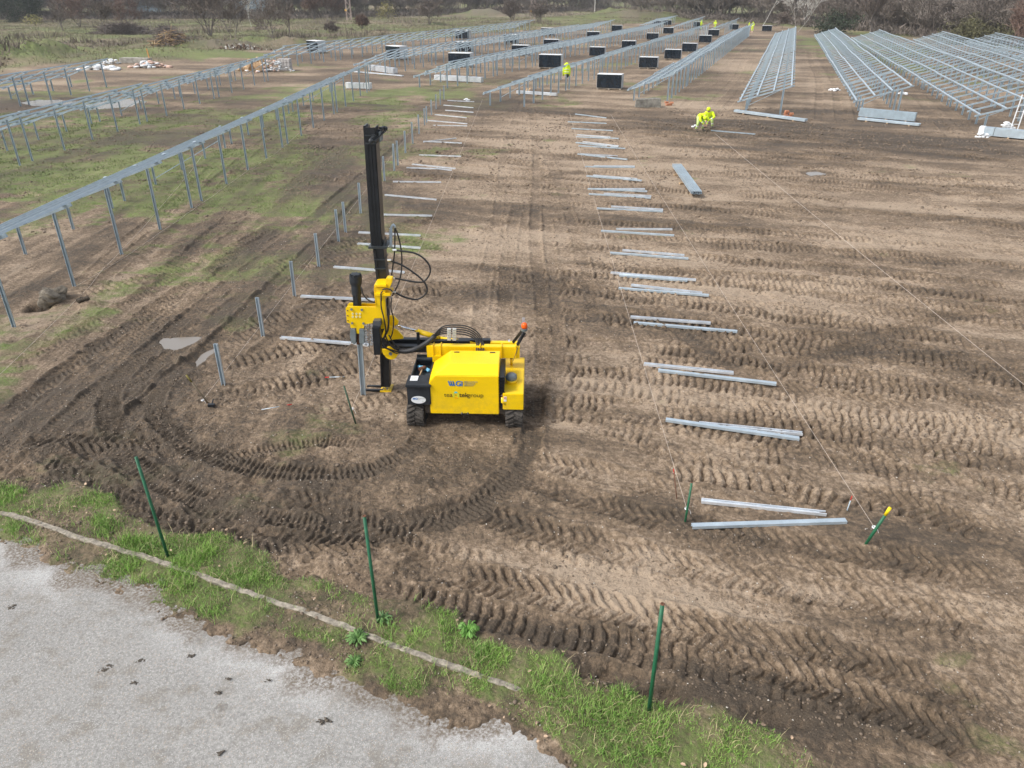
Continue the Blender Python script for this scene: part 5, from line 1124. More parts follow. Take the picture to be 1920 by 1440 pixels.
# fallen leaves
x, y = scatter(900, -8, 5, 3.8, 10.5, lambda x, y: (y > F_PAV(x)-.1) & (y < F_GR(x)+.35)); x, y = x[:60], y[:60]
z = soil_at(x, y, Hh)+.045; a = rng.uniform(0, 6.3, len(x)); r_ = rng.uniform(.014, .032, len(x))
oc = np.array([(1, 0), (.4, .6), (-.5, .55), (-1, 0), (-.5, -.55), (.4, -.6)])
Vl = np.stack([x[:, None]+r_[:, None]*(oc[:, 0]*np.cos(a)[:, None]-oc[:, 1]*np.sin(a)[:, None]), y[:, None]+r_[:, None]*(oc[:, 0]*np.sin(a)[:, None]+oc[:, 1]*np.cos(a)[:, None]), z[:, None]+rng.uniform(-.012, .012, (len(x), 6))], -1)
F_ = (np.array([(0, 1, 2), (0, 2, 3), (0, 3, 4), (0, 4, 5)])[None]+np.arange(len(x))[:, None, None]*6).reshape(-1, 3)
tag(link('fallen_leaves', np_mesh('fallen_leaves', Vl.reshape(-1, 3), F_), simple('dry_leaf', (.42, .3, .2, 1), .7, 0, .5, 4)), kind='stuff')
# weeds
def weed(px, py, r_, n_, h_, lab, mat):
    g_ = G(px, py); rd_ = random.Random(px); mb = MB()
    for k in range(n_):
        a = rd_.uniform(0, 6.3); L = r_*rd_.uniform(.5, 1.1); w_ = L*rd_.uniform(.16, .26); d_ = Vector((math.cos(a), math.sin(a), 0)); s_ = Vector((-d_.y, d_.x, 0)); hz = h_*rd_.uniform(.3, 1.1)
        pts = [d_*L*t+Vector((0, 0, hz*math.sin(t*2.4))) for t in (0, .3, .6, .85, 1)]; ws = [.2, 1, .8, .9, .1]; vs = []
        for p_, w2 in zip(pts, ws): vs += [p_-s_*w_*w2*.5, p_+Vector((0, 0, .01)), p_+s_*w_*w2*.5]
        mb.add(vs, [(i*3+j, i*3+j+1, i*3+j+4, i*3+j+3) for i in range(4) for j in (0, 1)])
    o = mb.build('weed_plant', mat); o.location = g_; tag(o, lab, 'weed')
wm = leafmat('weed_leaf', (.07, .16, .05, 1), (.12, .25, .08, 1), (.2, .3, .14, 1), 6); wg = leafmat('thistle_leaf', (.09, .19, .05, 1), (.13, .25, .07, 1), (.18, .27, .1, 1), 8)
weed(878, 1192, .14, 90, .12, 'bright round leafy weed at the upper edge of the verge', simple('bright_weed_leaf', (.13, .28, .05, 1), .6, 0, .2, 10))
weed(672, 1205, .15, 60, .08, 'big grey-green thistle at the foot of the middle green pole', wg); weed(720, 1170, .13, 40, .1, 'dark leafy weed just right of the middle green pole', wm); weed(665, 1245, .12, 40, .08, 'pale thistle rosette at the lower edge of the verge', wg)
# ---------------- bare trees ----------------
def bark(name, c, var=.3): return simple(name, c, .9, 0, var, 3)
M['bark'] = bark('grey_brown_bark', (.17, .145, .13, 1)); M['twig'] = bark('grey_brown_twigs', (.15, .12, .1, 1)); M['redtwig'] = bark('reddish_twigs', (.17, .11, .085, 1)); M['pale'] = bark('pale_bark', (.5, .48, .44, 1), .15); M['darkleaf'] = simple('dark_evergreen_leaf', (.035, .05, .025, 1), .7, 0, .5, 1.2)
M['yleaf'] = simple('olive_leaf', (.1, .095, .045, 1), .8, 0, .4, 1.2)
def bare(seed, h, spread, stems, twigs, lean=.0, thick=1.0, low=.12, tw_=.042):
    """returns trunk MB, twig vertices/faces"""
    rd = random.Random(seed); mb = MB(); segs = []
    def grow(p, d, L, r, lev):
        n = 3 if lev < 2 else 2; pts = [p]; q = p.copy(); dd = d.copy()
        for i in range(n):
            dd = (dd+Vector((rd.gauss(0, .1), rd.gauss(0, .1), .06+rd.gauss(0, .05)))).normalized(); q = q+dd*L/n; pts.append(q.copy())
        if lev <= 1: mb.tube(pts, [r*(1-.55*i/n) for i in range(n+1)], 5 if lev else 6, False)
        else: segs.append((pts[0], pts[-1], r*1.3))
        if lev >= 4: return
        k = (5, 5, 5, 4, 0)[lev]
        for i in range(k):
            t = rd.uniform(.25 if lev else low+.15, 1); j = min(int(t*n), n-1); b = pts[j].lerp(pts[j+1], t*n-j)
            a = rd.uniform(0, 6.3); up = dd.orthogonal().normalized(); sd2 = Matrix.Rotation(a, 3, dd) @ up
            nd = (dd*rd.uniform(.55, .9)+sd2*rd.uniform(.4, .8)*spread+Vector((0, 0, .15))).normalized()
            grow(b, nd, L*rd.uniform(.5, .72), r*.5, lev+1)
    for s_ in range(stems):
        a = 6.3*s_/max(stems, 1)+rd.uniform(0, 1); tl = (.12 if stems == 1 else rd.uniform(.2, .6))*spread
        grow(Vector((rd.uniform(-.2, .2)*(stems > 1), rd.uniform(-.2, .2)*(stems > 1), -.2)), Vector((math.cos(a)*tl+lean, math.sin(a)*tl, 1)).normalized(), h*rd.uniform(.5, .62), .02*h*thick*(1 if stems == 1 else .55), 0)
    while len(segs) < twigs:
        a, b, r = rd.choice(segs[:2000]); t = rd.uniform(.2, 1); p = a.lerp(b, t); d = ((b-a).normalized()+Vector((rd.gauss(0, .5), rd.gauss(0, .5), .3+rd.gauss(0, .4)))).normalized(); segs.append((p, p+d*rd.uniform(.3, .9)*h/9, r*.6))
    A = np.array([s[0][:] for s in segs]); B = np.array([s[1][:] for s in segs]); Rr = np.array([max(s[2], tw_) for s in segs])
    g = np.random.default_rng(seed); o = np.cross(B-A, g.normal(size=A.shape)); o /= np.linalg.norm(o, axis=1)[:, None]+1e-9
    Vt = np.stack([A-o*Rr[:, None], A+o*Rr[:, None], B], 1).reshape(-1, 3); Ft = np.arange(len(Vt)).reshape(-1, 3)
    return mb, Vt, Ft
def tree_at(px, py, h, spread, stems, tw, lab, tm='twig', bm='bark', seed=1, lean=0, cat='tree', name='bare_tree', thick=1.0):
    g_ = W(px, py); g_.z = GH(g_.x, g_.y); r = empty(name, g_); tag(r, lab, cat); mb, Vt, Ft = bare(seed, h, spread, stems, tw, lean, thick)
    mb.build('trunk', M[bm], r); link('crown', np_mesh('crown', Vt, Ft), M[tm], r); return r
tree_at(395, 68, 11, 1.1, 5, 5200, 'biggest bare multi-stemmed tree on the left meadow', seed=2); tree_at(440, 72, 8, 1.0, 2, 2600, 'bare tree just right of the biggest one', seed=3)
tree_at(512, 74, 7.2, 1.25, 3, 1800, 'open vase-shaped bare tree left of the far block of racks', seed=4, bm='bark', thick=.9); tree_at(545, 76, 5.6, .7, 1, 600, 'slim small bare tree right of the vase-shaped one', seed=5)
tree_at(198, 67, 6.5, 1.0, 2, 1800, 'small dark bare tree beside the brush pile', seed=6); tree_at(120, 58, 6, 1.1, 1, 1500, 'leaning small bare tree on the far left meadow', seed=7, lean=-.4)
tree_at(235, 52, 7.5, 1.1, 3, 2600, 'bare bushy tree behind the brush pile', tm='redtwig', seed=8); tree_at(150, 50, 8.5, 1.2, 4, 3600, 'pinkish bare bush cluster next to the dark evergreens', seed=9, tm='redtwig')
tree_at(805, 47, 6.2, 1.3, 6, 3000, 'round bare shrub alone on the meadow between the two lattice masts', seed=10); tree_at(472, 50, 8, .5, 1, 120, 'thin white-barked sapling between bare trees', tm='pale', bm='pale', seed=11, lean=-.15, thick=.35)
tree_at(590, 38, 7.5, .8, 9, 4200, 'dense reddish shrub left of the left lattice mast', tm='redtwig', seed=12); tree_at(625, 37, 7.5, .8, 9, 4200, 'dense reddish shrub right beside the left lattice mast', tm='redtwig', seed=13)
tree_at(680, 54, 3.2, 1.3, 9, 2600, 'low brown bush at the foot of the left lattice mast', tm='redtwig', seed=14, cat='bush', name='bush'); tree_at(960, 42, 6, 1.2, 7, 3200, 'wide grey bush left of the right lattice mast', seed=15, cat='bush', name='bush'); tree_at(1010, 44, 5.6, 1.0, 6, 2600, 'dark grey bush right of the right lattice mast', seed=16, cat='bush', name='bush')
tree_at(620, 60, 2.2, 1.4, 8, 1200, 'low grey bush on the meadow behind the far left rack', seed=17, cat='bush', name='bush')
tree_at(1494, 60, 9, .9, 2, 150, 'white-barked forked tree before the wood, past the lone rack', tm='pale', bm='pale', seed=21, lean=.25, thick=.4); tree_at(1430, 48, 10, .5, 1, 100, 'pale leaning tree before the wood, left of the lone rack', tm='pale', bm='pale', seed=22, lean=.5, thick=.35)
tree_at(1465, 54, 4.0, 1.3, 4, 120, 'pale broken shrub at the far end of the lone rack', tm='twig', bm='twig', seed=23, thick=.5)
tree_at(1632, 64, 9, .6, 5, 1500, 'brown clump of slim trunks before the wood behind the third rack', seed=24, tm='twig'); tree_at(1890, 92, 7, 1.0, 4, 1200, 'orange-brown slanting tree at the right edge before the dark wood', tm='redtwig', bm='redtwig', seed=25, lean=.4)
# dark evergreens on the left, leafy
def leafy(px, py, h, r_, n_, lab, mat, seed, name='evergreen_tree'):
    g_ = W(px, py); g_.z = GH(g_.x, g_.y); rt = empty(name, g_); tag(rt, lab, 'tree' if h > 4 else 'bush'); mb = MB(); mb.tube([(0, 0, -.3), (0, 0, h*.4), (.2, 0, h*.7)], [.2, .15, .05], 7); mb.build('trunk', M['bark'], rt)
    g = np.random.default_rng(seed); cn_ = g.normal(size=(26, 3))*[r_*.5, r_*.5, h*.24]+[0, 0, h*.5]; ci = g.integers(0, 26, n_); P_ = cn_[ci]+g.normal(size=(n_, 3))*r_*.2; P_[:, 2] = np.abs(P_[:, 2])
    a = g.normal(size=(n_, 3))*.16; b = g.normal(size=(n_, 3))*.16; Vt = np.stack([P_, P_+a, P_+b], 1).reshape(-1, 3); link('crown', np_mesh('crown', Vt, np.arange(n_*3).reshape(-1, 3)), mat, rt)
leafy(20, 42, 10, 5, 9000, 'dark evergreen tree in the top left corner', M['darkleaf'], 1); leafy(62, 42, 9, 4.5, 9000, 'dark evergreen tree, right one of the pair at the top left', M['darkleaf'], 2)
leafy(1825, 84, 3.6, 3, 3500, 'olive-yellow bush before the dark wood on the right', M['yleaf'], 3, 'bush'); leafy(1560, 62, 3.4, 3, 3500, 'dark ivy bush before the wood past the second right rack', M['darkleaf'], 4, 'bush')
leafy(728, 36, 5, 3, 900, 'sparse yellow-leaved shrub behind the left lattice mast', simple('yellow_leaf', (.25, .22, .07, 1), .7), 5, 'bush'); leafy(66, 47, 2.2, 2, 500, 'small yellow shrub before the dark evergreens', simple('yellow_leaf_b', (.28, .26, .08, 1), .7), 6, 'bush')
# the far wood: one mass
prot = []
for s_ in range(8):
    mb, Vt, Ft = bare(100+s_, 10+s_ % 3, 1.0, 3 if s_ % 2 else 2, 2600, 0, .8, .1, .05); me = mb.v; fs = [f for f in mb.f]
    tv = np.array([v[:] for v in mb.v]); tf = []
    for f in fs: tf += [(f[0], f[i], f[i+1]) for i in range(1, len(f)-1)]
    prot.append((np.concatenate([Vt, tv]), np.concatenate([Ft, np.array(tf)+len(Vt)])))
tl = [(-400,44),(0,38),(300,36),(560,36),(700,33),(900,27),(1100,22),(1190,28),(1300,38),(1440,42),(1500,50),(1620,58),(1800,76),(1980,90),(2400,120)]
g = np.random.default_rng(9); groups = {'wood': [], 'dense_wood': []}
for k in range(640):
    px = g.uniform(-330, 2300); py = np.interp(px, [t[0] for t in tl], [t[1] for t in tl]); back = g.uniform(0, 1)**1.2
    if (430 < px < 525 or 240 < px < 305) and g.uniform() < .85: continue
    b = W(px, py); d_ = b.xy.length; q = b.xy*(1+ (4+back**1.3*62)/d_); hz = GH(q.x, q.y); Vt, Ft = prot[g.integers(0, 8)]; s_ = g.uniform(.75, 1.15)*(.8 if px > 1500 and back < .4 else 1); a = g.uniform(0, 6.3)
    w_ = np.stack([(Vt[:, 0]*math.cos(a)-Vt[:, 1]*math.sin(a))*s_*1.1+q.x, (Vt[:, 0]*math.sin(a)+Vt[:, 1]*math.cos(a))*s_*1.1+q.y, Vt[:, 2]*s_+hz], 1); groups['wood'].append((w_, Ft))
def merge(lst, name, mat):
    off = 0; vs, fs = [], []
    for v, f in lst: vs.append(v); fs.append(f+off); off += len(v)
    return tag(link(name, np_mesh(name, np.concatenate(vs), np.concatenate(fs)), mat), kind='stuff')
m, n, l, p = new_mat('bare_wood_bark'); tc = n.new('ShaderNodeTexCoord').outputs['Object']; f, _ = noise(n, l, .05, 5, .6, tc, .35, .65); g2, _ = noise(n, l, .4, 3, .6, tc, .3, .7)
l.new(mixc(n, l, mth(n, l, 'MULTIPLY', g2, .5), mixc(n, l, f, (.19, .155, .13, 1), (.26, .225, .2, 1)), (.13, .115, .09, 1)), p.inputs['Base Color']); p.inputs['Roughness'].default_value = .9
merge(groups['wood'], 'bare_wood', m)
# undergrowth in front of and inside the wood
N_ = 150000; px = g.uniform(-330, 2300, N_); py = np.interp(px, [t[0] for t in tl], [t[1] for t in tl]); a_ = (px-960)/FPX; b_ = (py-720)/FPX; t_ = CAMH/(SP+b_*CP); bx, by = a_*t_, (CP-b_*SP)*t_
d_ = np.hypot(bx, by); ex = g.uniform(-4, 60, N_); qx, qy = bx*(1+ex/d_), by*(1+ex/d_); hz = soil_at(qx, qy, Hh); cl_ = fbm(qx, qy, 7, 3, 301); hh_ = np.clip(1.6+2.4*cl_, .3, 4.2)*g.uniform(.2, 1, N_)
A_ = np.stack([qx, qy, hz+hh_*g.uniform(0, .6, N_)], 1); B_ = A_+np.stack([g.normal(size=N_)*.7, g.normal(size=N_)*.7, g.uniform(.2, 1.3, N_)], 1); o_ = g.normal(size=(N_, 3))*.06
tag(link('undergrowth', np_mesh('undergrowth', np.stack([A_-o_, A_+o_, B_], 1).reshape(-1, 3), np.arange(N_*3).reshape(-1, 3)), simple('brush_stems', (.155, .13, .11, 1), .95, 0, .4, .15)), kind='stuff')
N_ = 60000; px = g.uniform(-250, 1250, N_); lo = np.interp(px, [e_[0] for e_ in edge_pts], [e_[1] for e_ in edge_pts]); hi = np.interp(px, [t[0] for t in tl], [t[1] for t in tl]); py = hi+(lo-hi)*g.uniform(0, .9, N_)**1.3
a_ = (px-960)/FPX; b_ = (py-720)/FPX; t_ = CAMH/(SP+b_*CP); bx, by = a_*t_, (CP-b_*SP)*t_; cl_ = fbm(bx, by*.7, 9, 4, 311)+.5*fbm(bx, by, 2.5, 2, 312); k = cl_ > .22; bx, by, cl_ = bx[k], by[k], cl_[k]; N_ = len(bx)
hz = soil_at(bx, by, Hh); hh_ = np.clip(1.9*(cl_-.1), .2, 1.7)*g.uniform(.2, 1, N_); A_ = np.stack([bx, by, hz], 1); B_ = A_+np.stack([g.normal(size=N_)*.3, g.normal(size=N_)*.3, hh_], 1); o_ = g.normal(size=(N_, 3))*.045
tag(link('scrub', np_mesh('scrub', np.stack([A_-o_, A_+o_, B_], 1).reshape(-1, 3), np.arange(N_*3).reshape(-1, 3)), simple('scrub_stems', (.2, .165, .13, 1), .95, 0, .4, .2)), kind='stuff')
# ---------------- far structures ----------------
def corr(px0, px1, Y, h, lab, roof=False):
    a, b = WY(px0, 30, Y), WY(px1, 30, Y); r = empty('shed', ((a.x+b.x)/2, Y, GH((a.x+b.x)/2, Y))); tag(r, lab, 'shed'); L = b.x-a.x; n = int(L/.35)
    mb = MB()
    pts = [(-L/2+L*k/n, (.05 if k % 2 else -.05)) for k in range(n+1)]; vs = [(x, y, -1) for x, y in pts]+[(x, y, h) for x, y in pts]; mb.add(vs, [(k, k+1, n+2+k, n+1+k) for k in range(n)])
    mb.build('wall', simple('blue_grey_sheet', (.19, .24, .28, 1), .6, .2, .15, .5), r)
    mb = MB(); mb.box((0, 4, h+.1), (L+.6, 9, .25)); mb.build('roof', simple('dark_roof', (.07, .08, .09, 1), .8), r)
corr(438, 518, 330, 8.2, 'long blue-grey sheet metal shed far behind the bare trees'); corr(240, 305, 315, 7.4, 'low blue-grey shed far left behind the bare trees')
def lattice(px, py, h, w, lab):
    g_ = W(px, py); g_.z = GH(g_.x, g_.y); r = empty('lattice_mast', g_); tag(r, lab, 'mast'); mb = MB()
    for sx_ in (-1, 1):
        for sy_ in (-1, 1): mb2 = MB(); mb2.bar((sx_*w, sy_*w, 0), (sx_*w*.7, sy_*w*.7, h), .11, .11, (0, 1, 0)); mb2.build('leg', M['rustpale'], r)
    k = 0; z = 0
    while z < h-1.2:
        f0, f1 = 1-.3*z/h, 1-.3*(z+1.2)/h; s_ = 1 if k % 2 else -1
        for sy_ in (-1, 1): mb.bar((s_*w*f0, sy_*w*f0, z), (-s_*w*f1, sy_*w*f1, z+1.2), .06, .06, (0, 1, 0)); mb.bar((sy_*w*f0, s_*w*f0, z), (sy_*w*f1, -s_*w*f1, z+1.2), .06, .06, (1, 0, 0))
        z += 1.2; k += 1
    mb.build('bracing', M['rustpale'], r); mb = MB(); mb.box((-w, -w-.06, 2.6), (.5, .04, .45)); mb.build('warning_plate', simple('amber_plate', (.75, .45, .1, 1), .5), r)
M['rustpale'] = simple('pinkish_mast_paint', (.42, .33, .29, 1), .7, 0, .1)
lattice(655, 40, 13, .62, 'pale lattice mast, left one of two rising from the meadow'); lattice(999, 42, 13, .55, 'pale lattice mast, right one of two behind the far racks')
g_ = W(1115, 24); mb = MB(); mb.cyl((0, 0, 0), (0, 0, 12), .16, 8); o = mb.build('pole', simple('pale_pole', (.55, .54, .5, 1), .7)); o.location = g_; tag(o, 'thin white pole standing before the far wood', 'pole')
# ---------------- people ----------------
M['hivis'] = simple('hivis_yellow', srgb(214, 240, 20), .6, 0, .06, 6); M['hiviswhite'] = simple('reflective_band', (.8, .82, .78, 1), .4); M['navy'] = simple('dark_trousers', (.02, .025, .03, 1), .8); M['skin'] = simple('skin', (.5, .3, .22, 1), .6); M['boot'] = simple('muddy_boot', (.1, .085, .065, 1), .9)
M['lime_trousers'] = simple('pale_green_trousers', srgb(190, 215, 130), .7, 0, .15, 8)
def skin_mesh(name, verts, edges, radii, mat, parent, sub=2, root=0):
    me = bpy.data.meshes.new(name); me.from_pydata([tuple(v) for v in verts], edges, []); o = bpy.data.objects.new(name, me); COL.objects.link(o)
    s_ = o.modifiers.new('s', 'SKIN'); s_.use_smooth_shade = True
    for i, r_ in enumerate(radii):
        q = me.skin_vertices[0].data[i]; q.radius = (r_, r_) if not hasattr(r_, '__len__') else r_; q.use_root = (i == root)
    o.modifiers.new('u', 'SUBSURF').levels = sub; bpy.context.view_layer.update()
    m2 = bpy.data.meshes.new_from_object(o.evaluated_get(bpy.context.evaluated_depsgraph_get())); bpy.data.objects.remove(o); bpy.data.meshes.remove(me); m2.name = name
    m2.materials.clear(); q = link(name, m2, None, parent)
    return q
def person(loc, rz, J, lab, trous='lime_trousers', hat=None, scale=1.0):
    """J: joints pelvis, chest, neck, head, (sh, el, wr) and (hip, kn, an, toe) left/right"""
    r = empty('person', loc, rz); tag(r, lab, 'person'); r.scale = (scale,)*3
    V_, E_, R_ = [], [], []
    def add(p, rad, par=None): V_.append(Vector(p)); R_.append(rad); (E_.append((par, len(V_)-1)) if par is not None else None); return len(V_)-1
    pe = add(J['pelvis'], .18); mid = add(Vector(J['pelvis']).lerp(Vector(J['chest']), .5), .19, pe); ch = add(J['chest'], .2, mid); nk = add(J['neck'], .07, ch); hd0 = add(Vector(J['neck']).lerp(Vector(J['head']), .55), .075, nk); hd = add(J['head'], .1, hd0)
    hd2 = add(Vector(J['head'])+(Vector(J['head'])-Vector(J['neck'])).normalized()*.09, .085, hd)
    for s_ in ('L', 'R'):
        sh = add(J['sh'+s_], .1, ch); el = add(J['el'+s_], .08, sh); wr = add(J['wr'+s_], .035, el); dr = (Vector(J['wr'+s_])-Vector(J['el'+s_])).normalized(); pm_ = add(Vector(J['wr'+s_])+dr*.07, .038, wr)
        sd3 = dr.cross(Vector((0, 1, 0))); sd3 = sd3.normalized() if sd3.length > .1 else Vector((1, 0, 0))
        for fi in range(4): b0 = add(Vector(J['wr'+s_])+dr*.12+sd3*(.024*(fi-1.5)), .011, pm_); add(V_[b0]+dr*(.05+.01*(fi in (1, 2)))+Vector((0, 0, -.015)), .009, b0)
        b0 = add(Vector(J['wr'+s_])+dr*.05+sd3*.055, .012, wr); add(V_[b0]+dr*.04+sd3*.01, .01, b0)
        hp = add(J['hip'+s_], .12, pe); kn = add(J['kn'+s_], .095, hp); an = add(J['an'+s_], .07, kn); add(J['toe'+s_], .045, an)
    body = skin_mesh('body', V_, E_, R_, None, r)
    for mm in ('hivis', trous, 'skin', 'boot', 'hiviswhite'): body.data.materials.append(M[mm])
    Pn = [Vector(J[k]) for k in ('pelvis', 'chest', 'neck')]
    def dseg(p, a, b): t = max(0, min(1, (p-a).dot(b-a)/max((b-a).length_squared, 1e-6))); return (p-a.lerp(b, t)).length, t
    for f in body.data.polygons:
        c = f.center; best = (9, 0)
        for s_ in ('L', 'R'):
            for a, b, mi in (('sh', 'el', 0), ('el', 'wr', 0), ('hip', 'kn', 1), ('kn', 'an', 1)):
                d_, t = dseg(c, Vector(J[a+s_]), Vector(J[b+s_])); k = mi
                if b == 'an' and .35 < t < .55: k = 4
                if b == 'wr' and .5 < t < .7: k = 4
                best = min(best, (d_, k))
            w = Vector(J['wr'+s_]); dr = (w-Vector(J['el'+s_])).normalized()
            if (c-w).dot(dr) > .01 and (c-w).length < .22: best = min(best, (0, 2))
            if dseg(c, Vector(J['an'+s_]), Vector(J['toe'+s_]))[0] < .08 and c.z < .14: best = (0, 3)
        d_, t = dseg(c, Pn[0], Pn[1]); best = min(best, (d_-.04, 0 if t > .12 else 1)) if not (.4 < t < .55) else min(best, (d_-.04, 4))
        if (c-Vector(J['head'])).length < .16: best = (0, 2)
        f.material_index = best[1]
    hd_ = Vector(J['head']); up_ = (hd_-Vector(J['neck'])).normalized(); fw = Vector(J['face']).normalized()
    fc = MB(); sdv_ = up_.cross(fw).normalized(); fc.ball(hd_+fw*.105-up_*.0, .018, 6, 5); fc.ball(hd_+sdv_*.1, (.02, .02, .03), 6, 5); fc.ball(hd_-sdv_*.1, (.02, .02, .03), 6, 5); fc.build('nose_and_ears', M['skin'], r, 0, True)
    ey = MB(); ey.ball(hd_+fw*.092+sdv_*.035+up_*.03, .012, 6, 4); ey.ball(hd_+fw*.092-sdv_*.035+up_*.03, .012, 6, 4); ey.bar(hd_+fw*.1-up_*.045-sdv_*.025, hd_+fw*.1-up_*.045+sdv_*.025, .008, .008); ey.build('eyes_and_mouth', M['navy'], r)
    hm_ = MB(); c0 = hd_+up_*.04-fw*.02; hm_.ball(c0, (.135, .135, .13), 14, 9); hm_.build('hood', M[hat or 'hivis'], r, 0, True)
    return r
def stand(seed=0):
    return dict(pelvis=(0, 0, .95), chest=(0, .02, 1.33), neck=(0, .02, 1.5), head=(0, 0, 1.63), shL=(-.2, 0, 1.42), shR=(.2, 0, 1.42), elL=(-.3, -.02, 1.15), elR=(.3, -.1, 1.15), wrL=(-.28, -.12, .92), wrR=(.22, -.32, 1.05),
                hipL=(-.1, 0, .9), hipR=(.1, 0, .9), knL=(-.13, -.03, .5), knR=(.14, -.05, .5), anL=(-.14, .02, .1), anR=(.16, .0, .1), toeL=(-.16, -.15, .05), toeR=(.19, -.17, .05), face=(0, -1, 0))
def crouch(side=1):
    return dict(pelvis=(0, .25, .86), chest=(0, -.12, .98), neck=(0, -.28, .98), head=(.0, -.38, .86), shL=(-.21, -.12, .97), shR=(.21, -.12, .97), elL=(-.3, -.3, .72), elR=(.3, -.3, .72), wrL=(-.12, -.42, .5), wrR=(.14, -.42, .48),
                hipL=(-.11, .22, .8), hipR=(.11, .22, .8), knL=(-.22, .0, .48), knR=(.22, .02, .48), anL=(-.22, .15, .1), anR=(.24, .16, .1), toeL=(-.25, -.02, .05), toeR=(.28, -.01, .05), face=(0, -.5, -.86))
g_ = W(1313, 246); g_.z = GH(g_.x, g_.y); person(g_, R(20), crouch(), 'person in bright pale hi-vis jacket bending low over the mud, left of two', scale=.93)
g_ = W(1327, 240); g_.z = GH(g_.x, g_.y); J = crouch(); J['pelvis'] = (0, .22, .7); J['hipL'] = (-.11, .2, .66); J['hipR'] = (.11, .2, .66); J['chest'] = (0, -.04, .93); J['neck'] = (0, -.14, 1.03); J['head'] = (-.03, -.2, 1.14); J['shL'] = (-.21, -.05, .95); J['shR'] = (.21, -.05, .95); J['elR'] = (.38, -.15, .72); J['wrR'] = (.12, -.4, .56); J['elL'] = (-.3, -.22, .72)
J['face'] = (0, -.9, -.4); person(g_, R(-25), J, 'person in yellow hi-vis suit crouching with hood up, right of two', scale=.93)
for px, py, lab, rz in ((1340, 55, 'distant person in yellow hi-vis clothes standing beyond the pallets', 0), (1314, 56, 'distant person in yellow jacket seen through the rack posts', 40), (1410, 59, 'distant person in yellow suit at the far end of a rack, orange bag at feet', -30), (1403, 61, 'distant person half hidden behind the far end of a rack', 60)):
    g_ = W(px, py); g_.z = GH(g_.x, g_.y); person(g_, R(rz), stand(), lab, trous='hivis')
# jacket hung on a post
g_ = W(1061, 171); r = empty('jacket', (g_.x, g_.y-.12, 0)); tag(r, 'bright yellow hi-vis jacket hanging on a rack post', 'jacket')
zt_ = WY(1060, 117, g_.y).z; mb = MB()
rings = [(0, .06, .05), (-.12, .16, .08), (-.35, .2, .1), (-.6, .23, .12), (-.85, .27, .12)]; n = 14; vs = []
for dz_, rx_, ry_ in rings: vs += [(rx_*math.cos(t)*(1+.12*math.sin(5*t+dz_*9)), ry_*math.sin(t), zt_+dz_) for t in [6.283*k/n for k in range(n)]]
mb.add(vs, [(i*n+k, i*n+(k+1) % n, (i+1)*n+(k+1) % n, (i+1)*n+k) for i in range(4) for k in range(n)]+[tuple(range(n))]); mb.build('body', M['hivis'], r, 0, True)
for s_ in (-1, 1): mb = MB(); mb.tube([(s_*.12, 0, zt_-.1), (s_*.24, -.02, zt_-.4), (s_*.25, -.03, zt_-.75), (s_*.23, -.03, zt_-1.0)], [.06, .075, .07, .055], 10); mb.build('sleeve', M['hivis'], r, 0, True)
for z_, rx_, ry_ in ((-.5, .235, .125), (-.7, .26, .13)):
    mb = MB(); mb.tube([(rx_*math.cos(t), ry_*math.sin(t), zt_+z_) for t in np.linspace(0, 6.283, 18)], .025, 6); mb.build('reflective_band', M['hiviswhite'], r, 0, True)
mb = MB(); mb.tube([(.1, 0, zt_-.86), (.12, 0, zt_-.98), (.08, -.02, zt_-1.12)], [.12, .1, .04], 8); mb.build('lining', M['navy'], r, 0, True)
# ---------------- stones, debris ----------------
def rock(loc, size, rz, label, cat, name, mat, seed=0, rough_=.12, box=False, tilt=0):
    bm = bmesh.new()
    if box: bmesh.ops.create_cube(bm, size=2); bmesh.ops.subdivide_edges(bm, edges=bm.edges, cuts=9, use_grid_fill=True)
    else: bmesh.ops.create_icosphere(bm, subdivisions=4, radius=1)
    vs = np.array([v.co[:] for v in bm.verts]); s_ = np.array(size)/2; P_ = vs*s_
    nz = fbm(P_[:, 0]+P_[:, 2]*.7+seed, P_[:, 1]-P_[:, 2]*.6, max(size)*.5, 5, seed+400, .55); nrm = vs/np.linalg.norm(vs, axis=1)[:, None]; P_ = P_+nrm*(nz*rough_*min(size))[:, None]
    for v, q in zip(bm.verts, P_): v.co = q
    me = bpy.data.meshes.new(name); bm.to_mesh(me); bm.free(); o = link(name, me, mat); o.location = loc; o.rotation_euler = (0, tilt, rz); tag(o, label, cat); return o
c = G(104, 566); rock((c.x, c.y, c.z+.17), (.55, .32, .32), .75, 'big rough tan boulder beside a dark hole near the nearest rack', 'boulder', 'boulder', M['stone'], 3, .55, False, -.25)
c = G(158, 572); rock((c.x, c.y, c.z+.05), (.3, .25, .2), .2, 'small dark clump of earth right of the boulder', 'clump', 'earth_clump', simple('dark_earth', (.07, .055, .04, 1), .95, 0, .4, 9), 5, .3)
c = G(1215, 201); rock((c.x, c.y+.3, c.z+.28), (1.75, .55, .6), -.06, 'weathered grey concrete block lying before the fifth rack', 'concrete block', 'concrete_block', simple('old_grey_concrete', (.2, .19, .165, 1), .95, 0, .4, 3, .6, 15), 7, .1, True)
c = G(256, 118); rock((c.x, c.y, c.z+.25), (3.4, 1.0, .6), -.1, 'grey concrete slab lying on the grass left of the rubbish heap', 'concrete slab', 'concrete_slab', simple('pale_concrete', (.33, .31, .27, 1), .9, 0, .3, 2, .5, 10), 9, .06, True)
